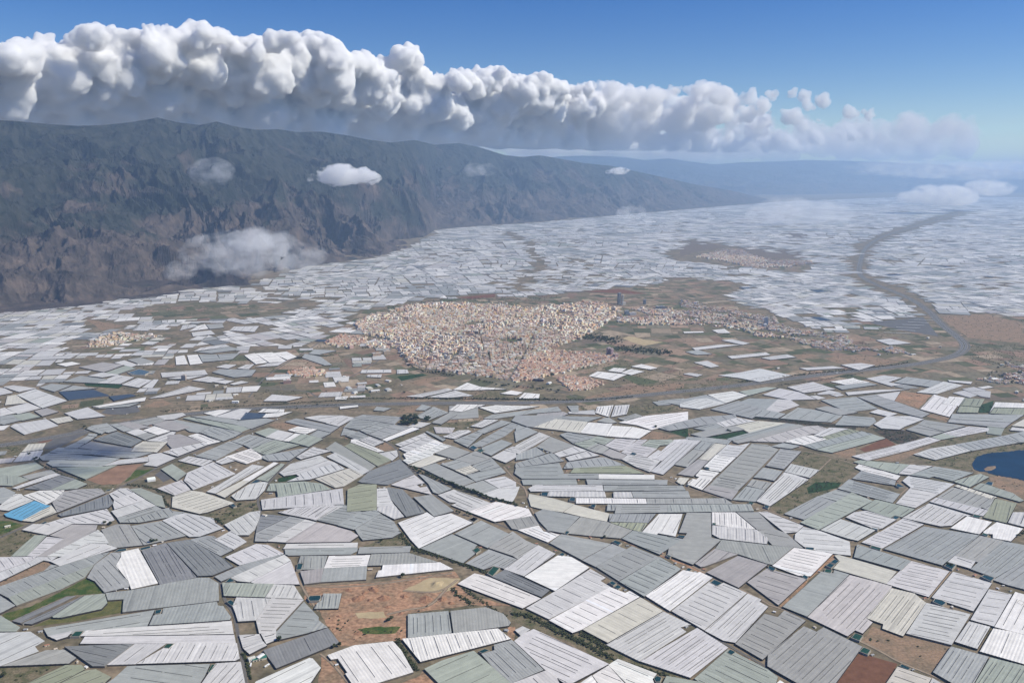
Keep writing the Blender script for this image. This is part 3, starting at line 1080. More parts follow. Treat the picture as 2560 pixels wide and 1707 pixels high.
# ================= setting: ground =================
m_ground = mat('bare_soil', (0.235, 0.185, 0.125), 0.95, 0.35, 0.006, 0.1, color2=(0.125, 0.112, 0.07))
g = MB(); S = 150000
g.face([(-S, -S, 0), (S, -S, 0), (S, S, 0), (-S, S, 0)])
ground = g.build('ground', [m_ground]); tag(ground, kind='structure')

PM = {
 'grass': mat('meadow_grass', (0.045, 0.085, 0.018), 0.9, 0.3, 0.03, 0.1, color2=(0.12, 0.125, 0.04)),
 'grassd': mat('crop_green', (0.028, 0.062, 0.022), 0.9, 0.3, 0.04, 0.1),
 'dry': mat('dry_grass', (0.15, 0.14, 0.05), 0.9, 0.25, 0.04, 0.1, color2=(0.09, 0.10, 0.035)),
 'dirt': mat('tan_dirt', (0.30, 0.205, 0.135), 0.95, 0.25, 0.02, 0.1, color2=(0.22, 0.165, 0.11)),
 'orange': mat('red_earth', (0.40, 0.235, 0.145), 0.95, 0.4, 0.012, 0.1, color2=(0.26, 0.18, 0.115)),
 'sand': mat('yellow_sand', (0.44, 0.35, 0.21), 0.95, 0.15, 0.03, 0.1),
 'plough': mat('ploughed_soil', (0.175, 0.085, 0.052), 0.95, 0.25, 0.04, 0.1),
 'scrub': mat('scrub_soil', (0.20, 0.165, 0.105), 0.95, 0.35, 0.03, 0.1, color2=(0.09, 0.095, 0.045)),
 'ravine': mat('ravine_soil', (0.10, 0.075, 0.055), 0.95, 0.35, 0.03, 0.1, color2=(0.05, 0.055, 0.035)),
 'asphalt': mat('asphalt_yard', (0.13, 0.128, 0.125), 0.9, 0.2, 0.02, 0.2),
 'fan': mat('bare_red_brown', (0.27, 0.165, 0.11), 0.95, 0.25, 0.02, 0.1),
 'dark': mat('dark_fallow', (0.17, 0.135, 0.10), 0.95, 0.25, 0.02, 0.1),
}
PNAME = {'grass': 'meadow', 'grassd': 'crop_field', 'dry': 'dry_meadow', 'dirt': 'dirt_lot', 'orange': 'red_earth_ground', 'sand': 'sand_ground',
 'plough': 'ploughed_field', 'scrub': 'scrubland', 'ravine': 'ravine_ground', 'asphalt': 'paved_yard', 'dark': 'fallow_field', 'fan': 'bare_field'}
scrub_spots = []; SOFT = []
Z_ORD = {'fan': 7, 'scrub': 1, 'ravine': 1, 'dark': 2, 'dirt': 3, 'orange': 4, 'dry': 5, 'grass': 6, 'grassd': 6, 'plough': 7, 'sand': 8, 'asphalt': 8}
for k, line in enumerate(PATCH.strip().split('\n')):
    t = line.split(); kind, sh = t[0], t[1]
    ip = [src(sh, *p) for p in pts_of(t[2:])]
    # rounded, slightly ragged outline
    ip2 = []
    for i in range(len(ip)):
        a = ip[i]; b = ip[(i+1) % len(ip)]
        L = math.hypot(b[0]-a[0], b[1]-a[1]); n = max(1, int(L/9))
        for j in range(n):
            u = j/n; x = a[0]+(b[0]-a[0])*u; y = a[1]+(b[1]-a[1])*u
            if kind in ('scrub', 'orange', 'dirt', 'grass', 'sand', 'ravine', 'dark', 'fan') and j:
                x += random.uniform(-2.2, 2.2); y += random.uniform(-1.2, 1.2)
            ip2.append((x, y))
    P, A = ccw([at(*p) for p in ip2])
    m = MB(); z = 0.05+Z_ORD[kind]*0.06+0.0011*k
    m.face([(x, y, z) for x, y in P])
    o = m.build(PNAME[kind], [PM[kind]]); tag(o, kind='structure')
    if kind in ('dark', 'scrub') and sh in ('M0', 'M1', 'M2'): SOFT.append(ip)
    elif kind != 'scrub': raster(occ, ip)
    if kind in ('scrub', 'ravine', 'grassd', 'orange', 'dirt'): scrub_spots.append((kind, ip, A))
patch_occ = occ.copy()
soft = np.zeros_like(occ)
for p_ in SOFT: raster(soft, p_)

# lagoon
lag = [src('U5', *p) for p in [(1645,640),(1700,560),(1800,520),(2050,490),(2349,462),(2700,440),(2700,1000),(2420,905),(2349,885),(2230,850),(2130,835),(1960,805),(1850,765),(1740,755),(1660,715)]]
lag2 = []
for i in range(len(lag)):
    a, b = lag[i], lag[(i+1) % len(lag)]; n_ = max(1, int(math.dist(a, b)/5))
    for j in range(n_): lag2.append((a[0]+(b[0]-a[0])*j/n_+(random.uniform(-3, 3) if j else 0), a[1]+(b[1]-a[1])*j/n_+(random.uniform(-1.4, 1.4) if j else 0)))
m = MB(); P, A = ccw([at(*p) for p in lag2]); m.face([(x, y, 1.0) for x, y in P])
lagoon = m.build('lagoon_water', [mat('deep_water', (0.008, 0.036, 0.078), 0.5, 0.3, 0.01, 0.08)]); tag(lagoon, kind='structure')
raster(occ, lag)
isl = [src('U5', *p) for p in [(1800,720),(1850,690),(1960,680),(1970,710),(1900,745),(1820,750)]]
m = MB(); P, A = ccw([at(*p) for p in isl]); c = (sum(p[0] for p in P)/len(P), sum(p[1] for p in P)/len(P))
for i in range(len(P)):
    a = P[i]; b = P[(i+1) % len(P)]
    m.face([(a[0], a[1], 0.9), (b[0], b[1], 0.9), ((b[0]+c[0])/2, (b[1]+c[1])/2, 2.6), ((a[0]+c[0])/2, (a[1]+c[1])/2, 2.6)])
m.face([((p[0]+c[0])/2, (p[1]+c[1])/2, 2.6) for p in P])
tag(m.build('islet', [PM['dirt']]), kind='structure')

# ================= roads =================
m_road = mat('road_asphalt', (0.145, 0.135, 0.125), 0.9, 0.12, 0.02, 0.2)
m_hw = mat('motorway_asphalt', (0.14, 0.138, 0.138), 0.85, 0.1, 0.01, 0.2)
m_track = mat('dirt_track', (0.33, 0.25, 0.175), 0.95, 0.2, 0.03, 0.1)
m_verge = mat('verge_soil', (0.20, 0.172, 0.135), 0.95, 0.25, 0.02, 0.1, color2=(0.13, 0.12, 0.09))
m_line = mat('road_paint', (0.7, 0.7, 0.68), 0.8, 0.05)
m_green = mat('oleander_green', (0.035, 0.05, 0.02), 0.9, 0.3, 0.05, 0.1)
def smooth(P, it=2):
    for _ in range(it):
        Q = [P[0]]
        for i in range(len(P)-1):
            a, b = P[i], P[i+1]
            Q.append((a[0]*.75+b[0]*.25, a[1]*.75+b[1]*.25)); Q.append((a[0]*.25+b[0]*.75, a[1]*.25+b[1]*.75))
        Q.append(P[-1]); P = Q
    return P
def offset(P, d):
    out = []
    for i in range(len(P)):
        a = P[max(0, i-1)]; b = P[min(len(P)-1, i+1)]
        L = math.hypot(b[0]-a[0], b[1]-a[1]) or 1
        out.append((P[i][0]-(b[1]-a[1])/L*d, P[i][1]+(b[0]-a[0])/L*d))
    return out
def ribbon(mb, P, d0, d1, z, mi=0):
    A = offset(P, d0); B = offset(P, d1)
    for i in range(len(P)-1):
        mb.face([(*A[i], z), (*A[i+1], z), (*B[i+1], z), (*B[i], z)][::-1], mi)
HW = None
road_lines = []
for k, line in enumerate(ROADS.strip().split('\n')):
    t = line.split(); kind = t[0]; wd = float(t[1])
    if kind == 'hw': ip = pts_of(t[2:])
    else: ip = [src(t[2], *p) for p in pts_of(t[3:])]
    for i in range(len(ip)-1):     # occupy
        a, b = ip[i], ip[i+1]; n = int(math.hypot(b[0]-a[0], b[1]-a[1])/3)+1
        for j in range(n+1):
            x = a[0]+(b[0]-a[0])*j/n; y = a[1]+(b[1]-a[1])*j/n
            if kind == 'hw': rr = (14, 8) if y > 850 else (10, 6) if y > 700 else (5, 3)
            else: rr = (2, 1)
            raster(occ, [(x-rr[0], y-rr[1]), (x+rr[0], y-rr[1]), (x+rr[0], y+rr[1]), (x-rr[0], y+rr[1])])
    W = smooth([at(*p) for p in ip], 3 if kind == 'hw' else 2)
    road_lines.append((kind, wd, W))
    if kind == 'hw':
        HW = W
        mb = MB(); ribbon(mb, W, -39, 34, 0.62, 0)
        tag(mb.build('motorway_verge', [m_verge]), kind='structure')
        mb = MB(); ribbon(mb, W, -21, -4, 0.72, 0); ribbon(mb, W, 4, 21, 0.72, 0)
        ribbon(mb, W, -37, -31, 0.72, 0)
        for d in (-20.2, -5.4, 4.9, 19.7): ribbon(mb, W, d, d+0.5, 0.76, 1)
        tag(mb.build('motorway', [m_hw, m_line]), kind='structure')
        mb = MB(); ribbon(mb, W, -1.6, 1.6, 0.70, 0)
        tag(mb.build('motorway_median', [m_green]), kind='structure')
    else:
        mb = MB(); ribbon(mb, W, -wd/2-2.0, wd/2+2.0, 0.585+0.0009*k, 0); ribbon(mb, W, -wd/2, wd/2, 0.66+0.0009*k, 1)
        tag(mb.build('road' if kind == 'r' else 'farm_track', [m_verge, m_road if kind == 'r' else m_track]), kind='structure')

# ================= landmarks used in descriptions =================
LM = [('the orange earthworks pit', (1000, 1500)), ('the blue-roofed greenhouse', (70, 1285)), ('the bright green meadow', (120, 1505)),
 ('the overgrown ravine', (1400, 1570)), ('the brown ploughed field', (2165, 1690)), ('the rusty scrub plot', (2260, 1610)),
 ('the dark blue lagoon', (2480, 1160)), ('the long fallow strip', (2060, 1200)), ('the white twin-gabled warehouse', (380, 1198)),
 ('the dark tree clump', (1030, 1050)), ('the fan-shaped brown field', (290, 1190)), ('the small orange plot', (1655, 1088)),
 ('the olive square greenhouse', (903, 1242)), ('the square green orchard', (1820, 1085)), ('the red-earth plot', (2285, 990)),
 ('the olive triangular greenhouse', (1520, 1176)), ('the market garden plots', (610, 1290)), ('the farm track crossroads', (2137, 1358)),
 ('the green polygonal pond', (785, 1493)), ('the tree windbreak', (1160, 1215)), ('the blue reservoir', (350, 932)),
 ('the motorway interchange', (2200, 905)), ('the bus depot yard', (2250, 815)), ('the industrial estate', (930, 970))]
TLM = [('the dark tower', (1550, 745)), ('the pink tower pair', (1532, 880)), ('the park lawn', (1500, 850)), ('the pale round tower', (1915, 800)),
 ('the red-roofed hall', (1115, 755)), ('the southern estate', (1455, 965)), ('the bare brown yard', (1065, 952)), ('the corner tree avenue', (1010, 900)),
 ('the terracotta terraces', (1370, 895)), ('the town centre', (1200, 830)), ('the western hamlet', (275, 850)), ('the sandy showground', (1620, 850)),
 ('the white greenhouse group', (1540, 935)), ('the motorway bend', (2420, 860))]
ORD = ['', '', 'second', 'third', 'fourth', 'fifth', 'sixth', 'seventh', 'eighth', 'ninth', 'tenth', 'eleventh', 'twelfth', 'thirteenth', 'fourteenth', 'fifteenth']
def where(px, py, lms):
    best = min(lms, key=lambda q: math.hypot(px-q[1][0], (py-q[1][1])*1.6))
    dx = px-best[1][0]; dy = py-best[1][1]; d = math.hypot(dx, dy*1.6)
    a = math.degrees(math.atan2(-dy*1.6, dx)) % 360
    ph = ['right of', 'above right of', 'above', 'above left of', 'left of', 'below left of', 'below', 'below right of'][int(((a+22.5) % 360)//45)]
    return ph, best[0], d
TODO = []
def want(o, base, cat, px, py, lms=LM, group=None):
    if cat: o['category'] = cat
    if group: o['group'] = group
    TODO.append((o, base, px, py, lms))
def finish_labels():
    groups = {}
    for o, base, px, py, lms in TODO:
        ph, nm, d = where(px, py, lms)
        groups.setdefault((base, ph, nm), []).append((d, o))
    for (base, ph, nm), L in groups.items():
        L.sort(key=lambda q: q[0])
        for i, (d, o) in enumerate(L):
            if len(L) == 1: o['label'] = f'{base} {ph} {nm}'
            elif i == 0: o['label'] = f'{base} {ph} {nm}, the nearest'
            elif i == len(L)-1: o['label'] = f'{base} {ph} {nm}, the farthest'
            else: o['label'] = f'{base} {ph} {nm}, {ORD[i+1] if i+1 < len(ORD) else str(i+1)+"th"} nearest'

# ================= greenhouses =================
CC = {'W': (.80, .795, .77), 'w': (.61, .61, .60), 'y': (.62, .605, .53), 'p': (.54, .515, .50), 't': (.40, .385, .37), 'g': (.37, .375, .35), 'b': (.37, .387, .372),
 'G': (.245, .255, .252), 'n': (.37, .405, .345), 'o': (.33, .35, .25), 'c': (.16, .42, .60), 'k': (.06, .085, .12)}
CN = {'W': 'bright white', 'w': 'off-white', 'y': 'cream', 'p': 'pinkish grey', 't': 'taupe', 'g': 'grey', 'b': 'blue-grey', 'G': 'dark grey', 'n': 'grey-green',
 'o': 'olive', 'c': 'sky blue', 'k': 'black'}
def plastic():
    m = bpy.data.materials.new('greenhouse_plastic'); m.use_nodes = True
    n = m.node_tree.nodes; l = m.node_tree.links; b = n['Principled BSDF']
    b.inputs['Roughness'].default_value = 0.5; b.inputs['Specular IOR Level'].default_value = 0.35
    at_ = n.new('ShaderNodeAttribute'); at_.attribute_name = 'tint'
    geo = n.new('ShaderNodeNewGeometry')
    nz = n.new('ShaderNodeTexNoise'); nz.inputs['Scale'].default_value = 0.035; nz.inputs['Detail'].default_value = 8; nz.inputs['Roughness'].default_value = 0.7
    l.new(geo.outputs['Position'], nz.inputs['Vector'])
    uv = n.new('ShaderNodeUVMap'); uv.uv_map = 'span'
    mp = n.new('ShaderNodeMapping'); mp.inputs['Scale'].default_value = (0.006, 0.12, 1)
    l.new(uv.outputs[0], mp.inputs['Vector'])
    nz2 = n.new('ShaderNodeTexNoise'); nz2.inputs['Scale'].default_value = 1.0; nz2.inputs['Detail'].default_value = 5; nz2.inputs['Roughness'].default_value = 0.75
    l.new(mp.outputs[0], nz2.inputs['Vector'])
    a = n.new('ShaderNodeMapRange'); a.inputs[1].default_value = .3; a.inputs[2].default_value = .7; a.inputs[3].default_value = .86; a.inputs[4].default_value = 1.10
    c = n.new('ShaderNodeMapRange'); c.inputs[1].default_value = .3; c.inputs[2].default_value = .7; c.inputs[3].default_value = .86; c.inputs[4].default_value = 1.11
    l.new(nz.outputs['Fac'], a.inputs[0]); l.new(nz2.outputs['Fac'], c.inputs[0])
    mu = n.new('ShaderNodeMath'); mu.operation = 'MULTIPLY'; l.new(a.outputs[0], mu.inputs[0]); l.new(c.outputs[0], mu.inputs[1])
    mm = n.new('ShaderNodeMix'); mm.data_type = 'RGBA'; mm.blend_type = 'MULTIPLY'; mm.inputs['Factor'].default_value = 1
    l.new(at_.outputs['Color'], mm.inputs['A']); l.new(mu.outputs[0], mm.inputs['B'])
    l.new(mm.outputs['Result'], b.inputs['Base Color'])
    return m
m_pl = plastic()
m_wall = mat('greenhouse_wall_net', (0.05, 0.045, 0.043), 0.9, 0.3, 0.05, 0.1)
m_wall2 = mat('greenhouse_wall_film', (0.15, 0.13, 0.105), 0.85, 0.3, 0.05, 0.1)
m_vent = mat('roof_vent_net', (0.085, 0.085, 0.09), 0.9, 0.15, 0.05, 0.1)
vent_me = None
def roof_mesh(mb, P, ang, h, sp, amp, col):
    c, s = math.cos(ang), math.sin(ang)
    Q = [(x*c+y*s, -x*s+y*c) for x, y in P]
    v0 = min(q[1] for q in Q); v1 = max(q[1] for q in Q)
    n = max(1, round((v1-v0)/sp)); sp = (v1-v0)/n
    def zz(v):
        f = ((v-v0)/sp) % 1.0
        return h+amp*(1-abs(2*f-1))
    for k in range(2*n):
        a = v0+k*sp/2; b = v0+(k+1)*sp/2
        if k % 2 == 0:
            tk = random.gauss(1, .028)
            if random.random() < .06: tk *= random.choice((.86, 1.1))
            cl_ = tuple(min(.88, q_*tk) for q_ in col)
        S_ = clip(clip(Q, 1, a, True), 1, b, False) if len(Q) > 2 else []
        if len(S_) < 3: continue
        za = h if k % 2 == 0 else h+amp; zb = h+amp if k % 2 == 0 else h
        pts = []; uvs = []
        for u, v in S_:
            z = za+(zb-za)*(v-a)/(b-a)
            pts.append((u*c-v*s, u*s+v*c, z)); uvs.append((u, v))
        mb.face(pts, 0, cl_, uvs)
    return Q, v0, sp, n, zz
def vent_lines(Q, v0, sp, n, nv, w_u):
    res = []
    nv = min(nv, max(1, n-1))
    for i in range(nv):
        k = int((i+0.6)*n/nv); k = min(n-1, max(0, k)); v = v0+(k+0.5)*sp
        xs = []
        for j in range(len(Q)):
            a, b = Q[j], Q[(j+1) % len(Q)]
            if (a[1] <= v) != (b[1] <= v): xs.append(a[0]+(v-a[1])/(b[1]-a[1])*(b[0]-a[0]))
        xs.sort(); best = None
        for j in range(0, len(xs)-1, 2):
            if best is None or xs[j+1]-xs[j] > best[1]-best[0]: best = (xs[j], xs[j+1])
        if best is None or best[1]-best[0] < 22: continue
        L = best[1]-best[0]; a = best[0]+L*random.uniform(.08, .20); b = best[1]-L*random.uniform(.08, .20)
        if L > 170 and random.random() < .35:
            m_ = (a+b)/2; res.append((a, m_-3, v)); res.append((m_+3, b, v))
        else: res.append((a, b, v))
    return res
ALL = []
def grow_px(P, d):
    a = sum(P[i][0]*P[(i+1) % len(P)][1]-P[(i+1) % len(P)][0]*P[i][1] for i in range(len(P))); sg = 1 if a > 0 else -1; out = []; n = len(P)
    for i in range(n):
        p, q, r_ = P[i-1], P[i], P[(i+1) % n]
        e1 = (q[0]-p[0], q[1]-p[1]); e2 = (r_[0]-q[0], r_[1]-q[1]); l1 = math.hypot(*e1) or 1; l2 = math.hypot(*e2) or 1
        n1 = (e1[1]/l1*sg, -e1[0]/l1*sg); n2 = (e2[1]/l2*sg, -e2[0]/l2*sg); k = 1+n1[0]*n2[0]+n1[1]*n2[1]
        m_ = min(1.6, 1/max(k, .3)*1.0)
        out.append((q[0]+(n1[0]+n2[0])*d*m_, q[1]+(n1[1]+n2[1])*d*m_))
    return out
for sh, txt in GH.items():
    for line in txt.strip().split('\n'):
        t = line.split(); code = t[0][0]; nv = int(t[0][1:]); t = t[1:]
        rd = None
        if t[0].startswith('r:'):
            rd = [float(q) for q in t[0].split(':')[1:]]; t = t[1:]
        tp = pts_of(t); ip = grow_px([src(sh, *p) for p in tp], .25)
        d = math.hypot(*at(*ip[0]))
        h = 4.4+random.random()*1.3
        P = [at(x, y, h) for x, y in ip]
        cx = sum(p[0] for p in ip)/len(ip); cy = sum(p[1] for p in ip)/len(ip)
        if rd:
            q = src(sh, rd[0], rd[1]); o_ = src(sh, 0, 0); L = math.hypot(q[0]-o_[0], q[1]-o_[1])
            dx, dy = (q[0]-o_[0])/L*5, (q[1]-o_[1])/L*5
            A = at(cx, cy); B = at(cx+dx, cy+dy)
        else: A, B = P[0], P[1]
        ang = math.atan2(B[1]-A[1], B[0]-A[0])
        P, area = ccw(P)
        ia = abs(sum(ip[i][0]*ip[(i+1) % len(ip)][1]-ip[(i+1) % len(ip)][0]*ip[i][1] for i in range(len(ip))))/2
        inx = [min(2560, max(0, p[0])) for p in ip]; iny = [min(1707, p[1]) for p in ip]
        fr = (max(inx)-min(inx))*(max(iny)-min(iny))/max(1, (max(p[0] for p in ip)-min(p[0] for p in ip))*(max(p[1] for p in ip)-min(p[1] for p in ip)))
        ALL.append(dict(code=code, nv=nv, ang=ang, P=P, ip=ip, area=area, ia=ia*max(fr, 0.02), h=h, c=(cx, cy), d=d))
        raster(occ, ip)
print('greenhouses traced', len(ALL))
ALL.sort(key=lambda q: -q['ia'])
for k_ in list(CC):
    if k_ not in 'ck': CC[k_] = (CC[k_][0]*1.03, CC[k_][1], CC[k_][2]*.95)
def shape_name(q):
    P = q['P']; L = []
    for i in range(len(P)): L.append(math.dist(P[i], P[(i+1) % len(P)]))
    ip = q['ip']; w_ = max(p[0] for p in ip)-min(p[0] for p in ip); hh = max(p[1] for p in ip)-min(p[1] for p in ip)
    big = 'large ' if q['ia'] > 7500 else 'small ' if q['ia'] < 1500 else ''
    if len(P) == 3: return big+'triangular'
    if w_ > 4.2*hh: return big+'long narrow'
    return (big+'many-sided') if len(P) >= 7 else big.strip() or 'mid-sized'
me_v = None
for idx, q in enumerate(ALL[:300]):
    col = CC[q['code']]; tw = random.uniform(.93, 1.06); col = tuple(min(.9, c_*tw*random.uniform(.985, 1.015)) for c_ in col)
    P = q['P']; cx = sum(p[0] for p in P)/len(P); cy = sum(p[1] for p in P)/len(P)
    P = [(x-cx, y-cy) for x, y in P]
    root = empty('greenhouse', (cx, cy, 0))
    mb = MB(); sp = random.choice((8.0, 9.5, 11.0)) if q['d'] < 3600 else 12.0
    amp = random.uniform(.2, .5)
    Q, v0, sp, n, zz = roof_mesh(mb, P, q['ang'], q['h'], sp, amp, col)
    mb.build('roof', [m_pl], root)
    wb = MB()
    for i in range(len(P)):
        a, b = P[i], P[(i+1) % len(P)]
        # slightly battered wall under the eave
        wb.face([(a[0], a[1], -0.3), (b[0], b[1], -0.3), (b[0]*.9985, b[1]*.9985, q['h']+.12), (a[0]*.9985, a[1]*.9985, q['h']+.12)])
    wb.build('wall', [m_wall if random.random() < .7 else m_wall2], root)
    if q['nv']:
        nv = q['nv']
        vl = vent_lines(Q, v0, sp, n, nv, 1.5)
        if me_v is None:
            vb = MB(); vb.box(0, 0, -0.3, .55, 1, 1, 0); tmp = vb.build('roof_vent', [m_vent]); me_v = tmp.data; bpy.data.objects.remove(tmp)
        c_, s_ = math.cos(q['ang']), math.sin(q['ang'])
        wv = .85 if q['d'] < 3000 else 1.5
        for a, b, v in vl:
            o = bpy.data.objects.new('roof_vent', me_v); link(o, root)
            u = (a+b)/2; o.location = (u*c_-v*s_, u*s_+v*c_, q['h']+amp); o.rotation_euler = (0, 0, q['ang']); o.scale = (b-a, wv*random.uniform(.8, 1.2), random.uniform(.8, 1.3))
    want(root, f'{CN[q["code"]]} {shape_name(q)} greenhouse', 'greenhouse', *q['c'], group='plastic greenhouses covering the plain')
# the rest of the traced ones, farther off
far = MB()
for q in ALL[300:]:
    tw = random.uniform(.94, 1.05); col = tuple(min(.9, c_*tw) for c_ in CC[q['code']])
    amp = random.uniform(.4, .8)
    Q, v0, sp, n, zz = roof_mesh(far, q['P'], q['ang'], q['h'], 14, amp, col)
    P = q['P']
    for i in range(len(P)):
        a, b = P[i], P[(i+1) % len(P)]
        far.face([(a[0], a[1], 0), (b[0], b[1], 0), (b[0], b[1], q['h']), (a[0], a[1], q['h'])], 1)
    for a, b, v in vent_lines(Q, v0, sp, n, q['nv'], 2) if q['nv'] else []:
        c_, s_ = math.cos(q['ang']), math.sin(q['ang']); u = (a+b)/2
        far.box(u*c_-v*s_, u*s_+v*c_, q['h']+amp-.2, q['h']+amp+.6, b-a, 2.2, q['ang'], 2, (1, 1, 1))

# ---- parcels of the far plain: recursive subdivision of the real ground ----
FOOT = [(-400,760),(0,716),(200,696),(440,662),(560,655),(640,628),(700,612),(860,590),(930,570),(1000,527),(1100,519),(1210,512),(1450,491),(1700,470),(1790,462),(1900,458),(2100,450),(2352,446),(2700,446)]
FX = np.array([p[0] for p in FOOT]); FY = np.array([p[1] for p in FOOT])
def foot_src(px): return float(np.interp(px*0.91875, FX, FY))/0.91875
EXC = [[(745,780),(800,745),(830,715),(1000,688),(1180,685),(1240,680),(1400,668),(1500,660),(1560,665),(1700,702),(1830,750),(1900,770),(2000,765),(2140,735),(2260,800),(2240,850),(2150,862),(1960,868),(1860,872),(1500,915),(1300,930),(950,925),(760,920),(600,900),(600,860),(660,820),(745,800)],
 [(1530,580),(1640,560),(1800,590),(1860,605),(1840,625),(1700,612),(1560,598)], [(0,1022),(300,968),(500,942),(500,925),(300,950),(0,1000)],
 [(170,790),(280,765),(420,770),(400,800),(200,815)], [(1640,690),(1700,650),(1560,640),(1480,665)], [(2240,720),(2352,730),(2600,760),(2600,900),(2240,850)],
 [(1850,865),(2240,830),(2352,870),(2352,915),(2240,870),(1900,885)], [(300,715),(420,695),(690,700),(620,725),(420,740)]]
ex = np.zeros_like(occ)
for e in EXC: raster(ex, [D(*p) for p in e])
pal = [('w', 6), ('W', 5), ('b', 2.2), ('g', 1.0), ('y', 1.5), ('G', .35), ('n', .5), ('k', .07), ('p', 1)]
pc = [p[0] for p in pal]; pw = [p[1] for p in pal]
farg = MB(); nparc = [0]
def inview(P):
    xs = [];
    ok = False
    for x, y in P:
        if y < 500: continue
        a, b = proj(x, y); xs.append((a, b))
    if not xs: return False
    if max(p[0] for p in xs) < -160 or min(p[0] for p in xs) > 2720: return False
    if min(p[1] for p in xs) > 1150: return False
    return True
def bsp(P, ang, lvl):
    if not inview(P): return
    c, s = math.cos(ang), math.sin(ang)
    Q = [(x*c+y*s, -x*s+y*c) for x, y in P]
    u0 = min(q[0] for q in Q); u1 = max(q[0] for q in Q); v0 = min(q[1] for q in Q); v1 = max(q[1] for q in Q)
    _, A = ccw(P)
    cx = sum(p[0] for p in P)/len(P); cy = sum(p[1] for p in P)/len(P); r = math.hypot(cx, cy)
    tgt = 13500*max(1, (r/9500))**1.5*random.choice((.5, 1, 1, 1.6, 2.8))
    if A < tgt or len(P) < 3: leaf(P, cx, cy, r, lvl); return
    if 7e5 < A < 5e6 and random.random() < .5: ang += R(random.uniform(-32, 32)); c, s = math.cos(ang), math.sin(ang); Q = [(x*c+y*s, -x*s+y*c) for x, y in P]; u0 = min(q[0] for q in Q); u1 = max(q[0] for q in Q); v0 = min(q[1] for q in Q); v1 = max(q[1] for q in Q)
    ax = 0 if (u1-u0) > (v1-v0)*random.uniform(.8, 1.35) else 1
    lo, hi = (u0, u1) if ax == 0 else (v0, v1)
    t = lo+(hi-lo)*random.uniform(.36, .64)
    ja = R(random.gauss(0, 3.5))
    c2, s2 = math.cos(ang+ja), math.sin(ang+ja)
    Q2 = [(x*c2+y*s2, -x*s2+y*c2) for x, y in P]
    mid = ((u0+u1)/2, (v0+v1)/2); mid = (t, mid[1]) if ax == 0 else (mid[0], t)
    mx, my = mid[0]*c-mid[1]*s, mid[0]*s+mid[1]*c
    t2 = (mx*c2+my*s2) if ax == 0 else (-mx*s2+my*c2)
    road = 10 if 2.5e5 < A < 2e6 and random.random() < .6 else 0
    for sg in (True, False):
        tt = t2+(road/2 if sg else -road/2)
        K = clip(Q2, ax, tt, sg)
        if len(K) >= 3: bsp([(u*c2-v*s2, u*s2+v*c2) for u, v in K], ang, lvl+1)
def leaf(P, cx, cy, r, lvl):
    px, py = proj(cx, cy)
    if px < -150 or px > 2710: return
    inex = look(ex, px, py)
    if look(occ, px, py) or (inex and not (px < 960 and py > 800 and random.random() < .42)): return
    if py < foot_src(px)+1.5: return
    pr = [proj(*p) for p in P]
    for a, b in pr:
        a = a*.8+px*.2; b = b*.8+py*.2
        if look(occ, a, b) or (look(ex, a, b) and not inex) or b < foot_src(a): return
    if (max(p[0] for p in pr)-min(p[0] for p in pr)) < 9 and py > 1040: return
    nv = noise.noise(Vector((cx/1500, cy/1500, 3.1))); nv2 = noise.noise(Vector((cx/420, cy/420, 9.1)))
    pskip = .02+(.03 if py > 760 else 0)+(.2 if nv > .33 else 0)+(.25 if nv2 > .42 else 0)
    if look(soft, px, py): pskip = .72
    if random.random() < pskip: return
    gap = random.choice((1.5, 2.5, 4, 6, 9))+max(0, r-9000)*.00022
    Pn = []
    for x, y in P:
        L = math.hypot(x-cx, y-cy) or 1; k = max(.4, 1-gap*1.2/L); Pn.append((cx+(x-cx)*k, cy+(y-cy)*k))
    Pn, A = ccw(Pn)
    code = random.choices(pc, pw)[0]
    if nv < -.25 and random.random() < .5: code = 'b'
    tw = random.uniform(.80, 1.02)*(.93 if r > 8500 else 1); col = tuple(min(.9, c_*tw) for c_ in CC[code])
    h = random.uniform(3.0, 3.9)
    if r < 8500:
        a0 = math.atan2(Pn[1][1]-Pn[0][1], Pn[1][0]-Pn[0][0])
        roof_mesh(farg, Pn, a0, h, 16, .6, col)
    else:
        uv = [((p[0]-cx), (p[1]-cy)) for p in Pn]
        farg.face([(x, y, h) for x, y in Pn], 0, col, uv)
    for i in range(len(Pn)):
        a, b = Pn[i], Pn[(i+1) % len(Pn)]
        farg.face([(a[0], a[1], 0), (b[0], b[1], 0), (b[0], b[1], h), (a[0], a[1], h)], 3)
    nparc[0] += 1
bsp([(-16000, 3000), (34000, 3000), (44000, 46000), (-6000, 46000)], R(12), 0)
print('far parcels', nparc[0])
for src_mb in (farg,):
    off = len(far.v); far.v.extend(src_mb.v); far.f.extend([tuple(i+off for i in f) for f in src_mb.f]); far.mi.extend(src_mb.mi); far.c.extend(src_mb.c); far.uv.extend(src_mb.uv)
m_wall3 = mat('greenhouse_side_film', (0.17, 0.16, 0.15), 0.85, 0.25, 0.02, 0.1)
o = far.build('distant_greenhouses', [m_pl, m_wall, m_vent, m_wall3])
tag(o, 'thousands of pale distant plastic greenhouses filling the plain out to the haze', 'greenhouses', kind='stuff')

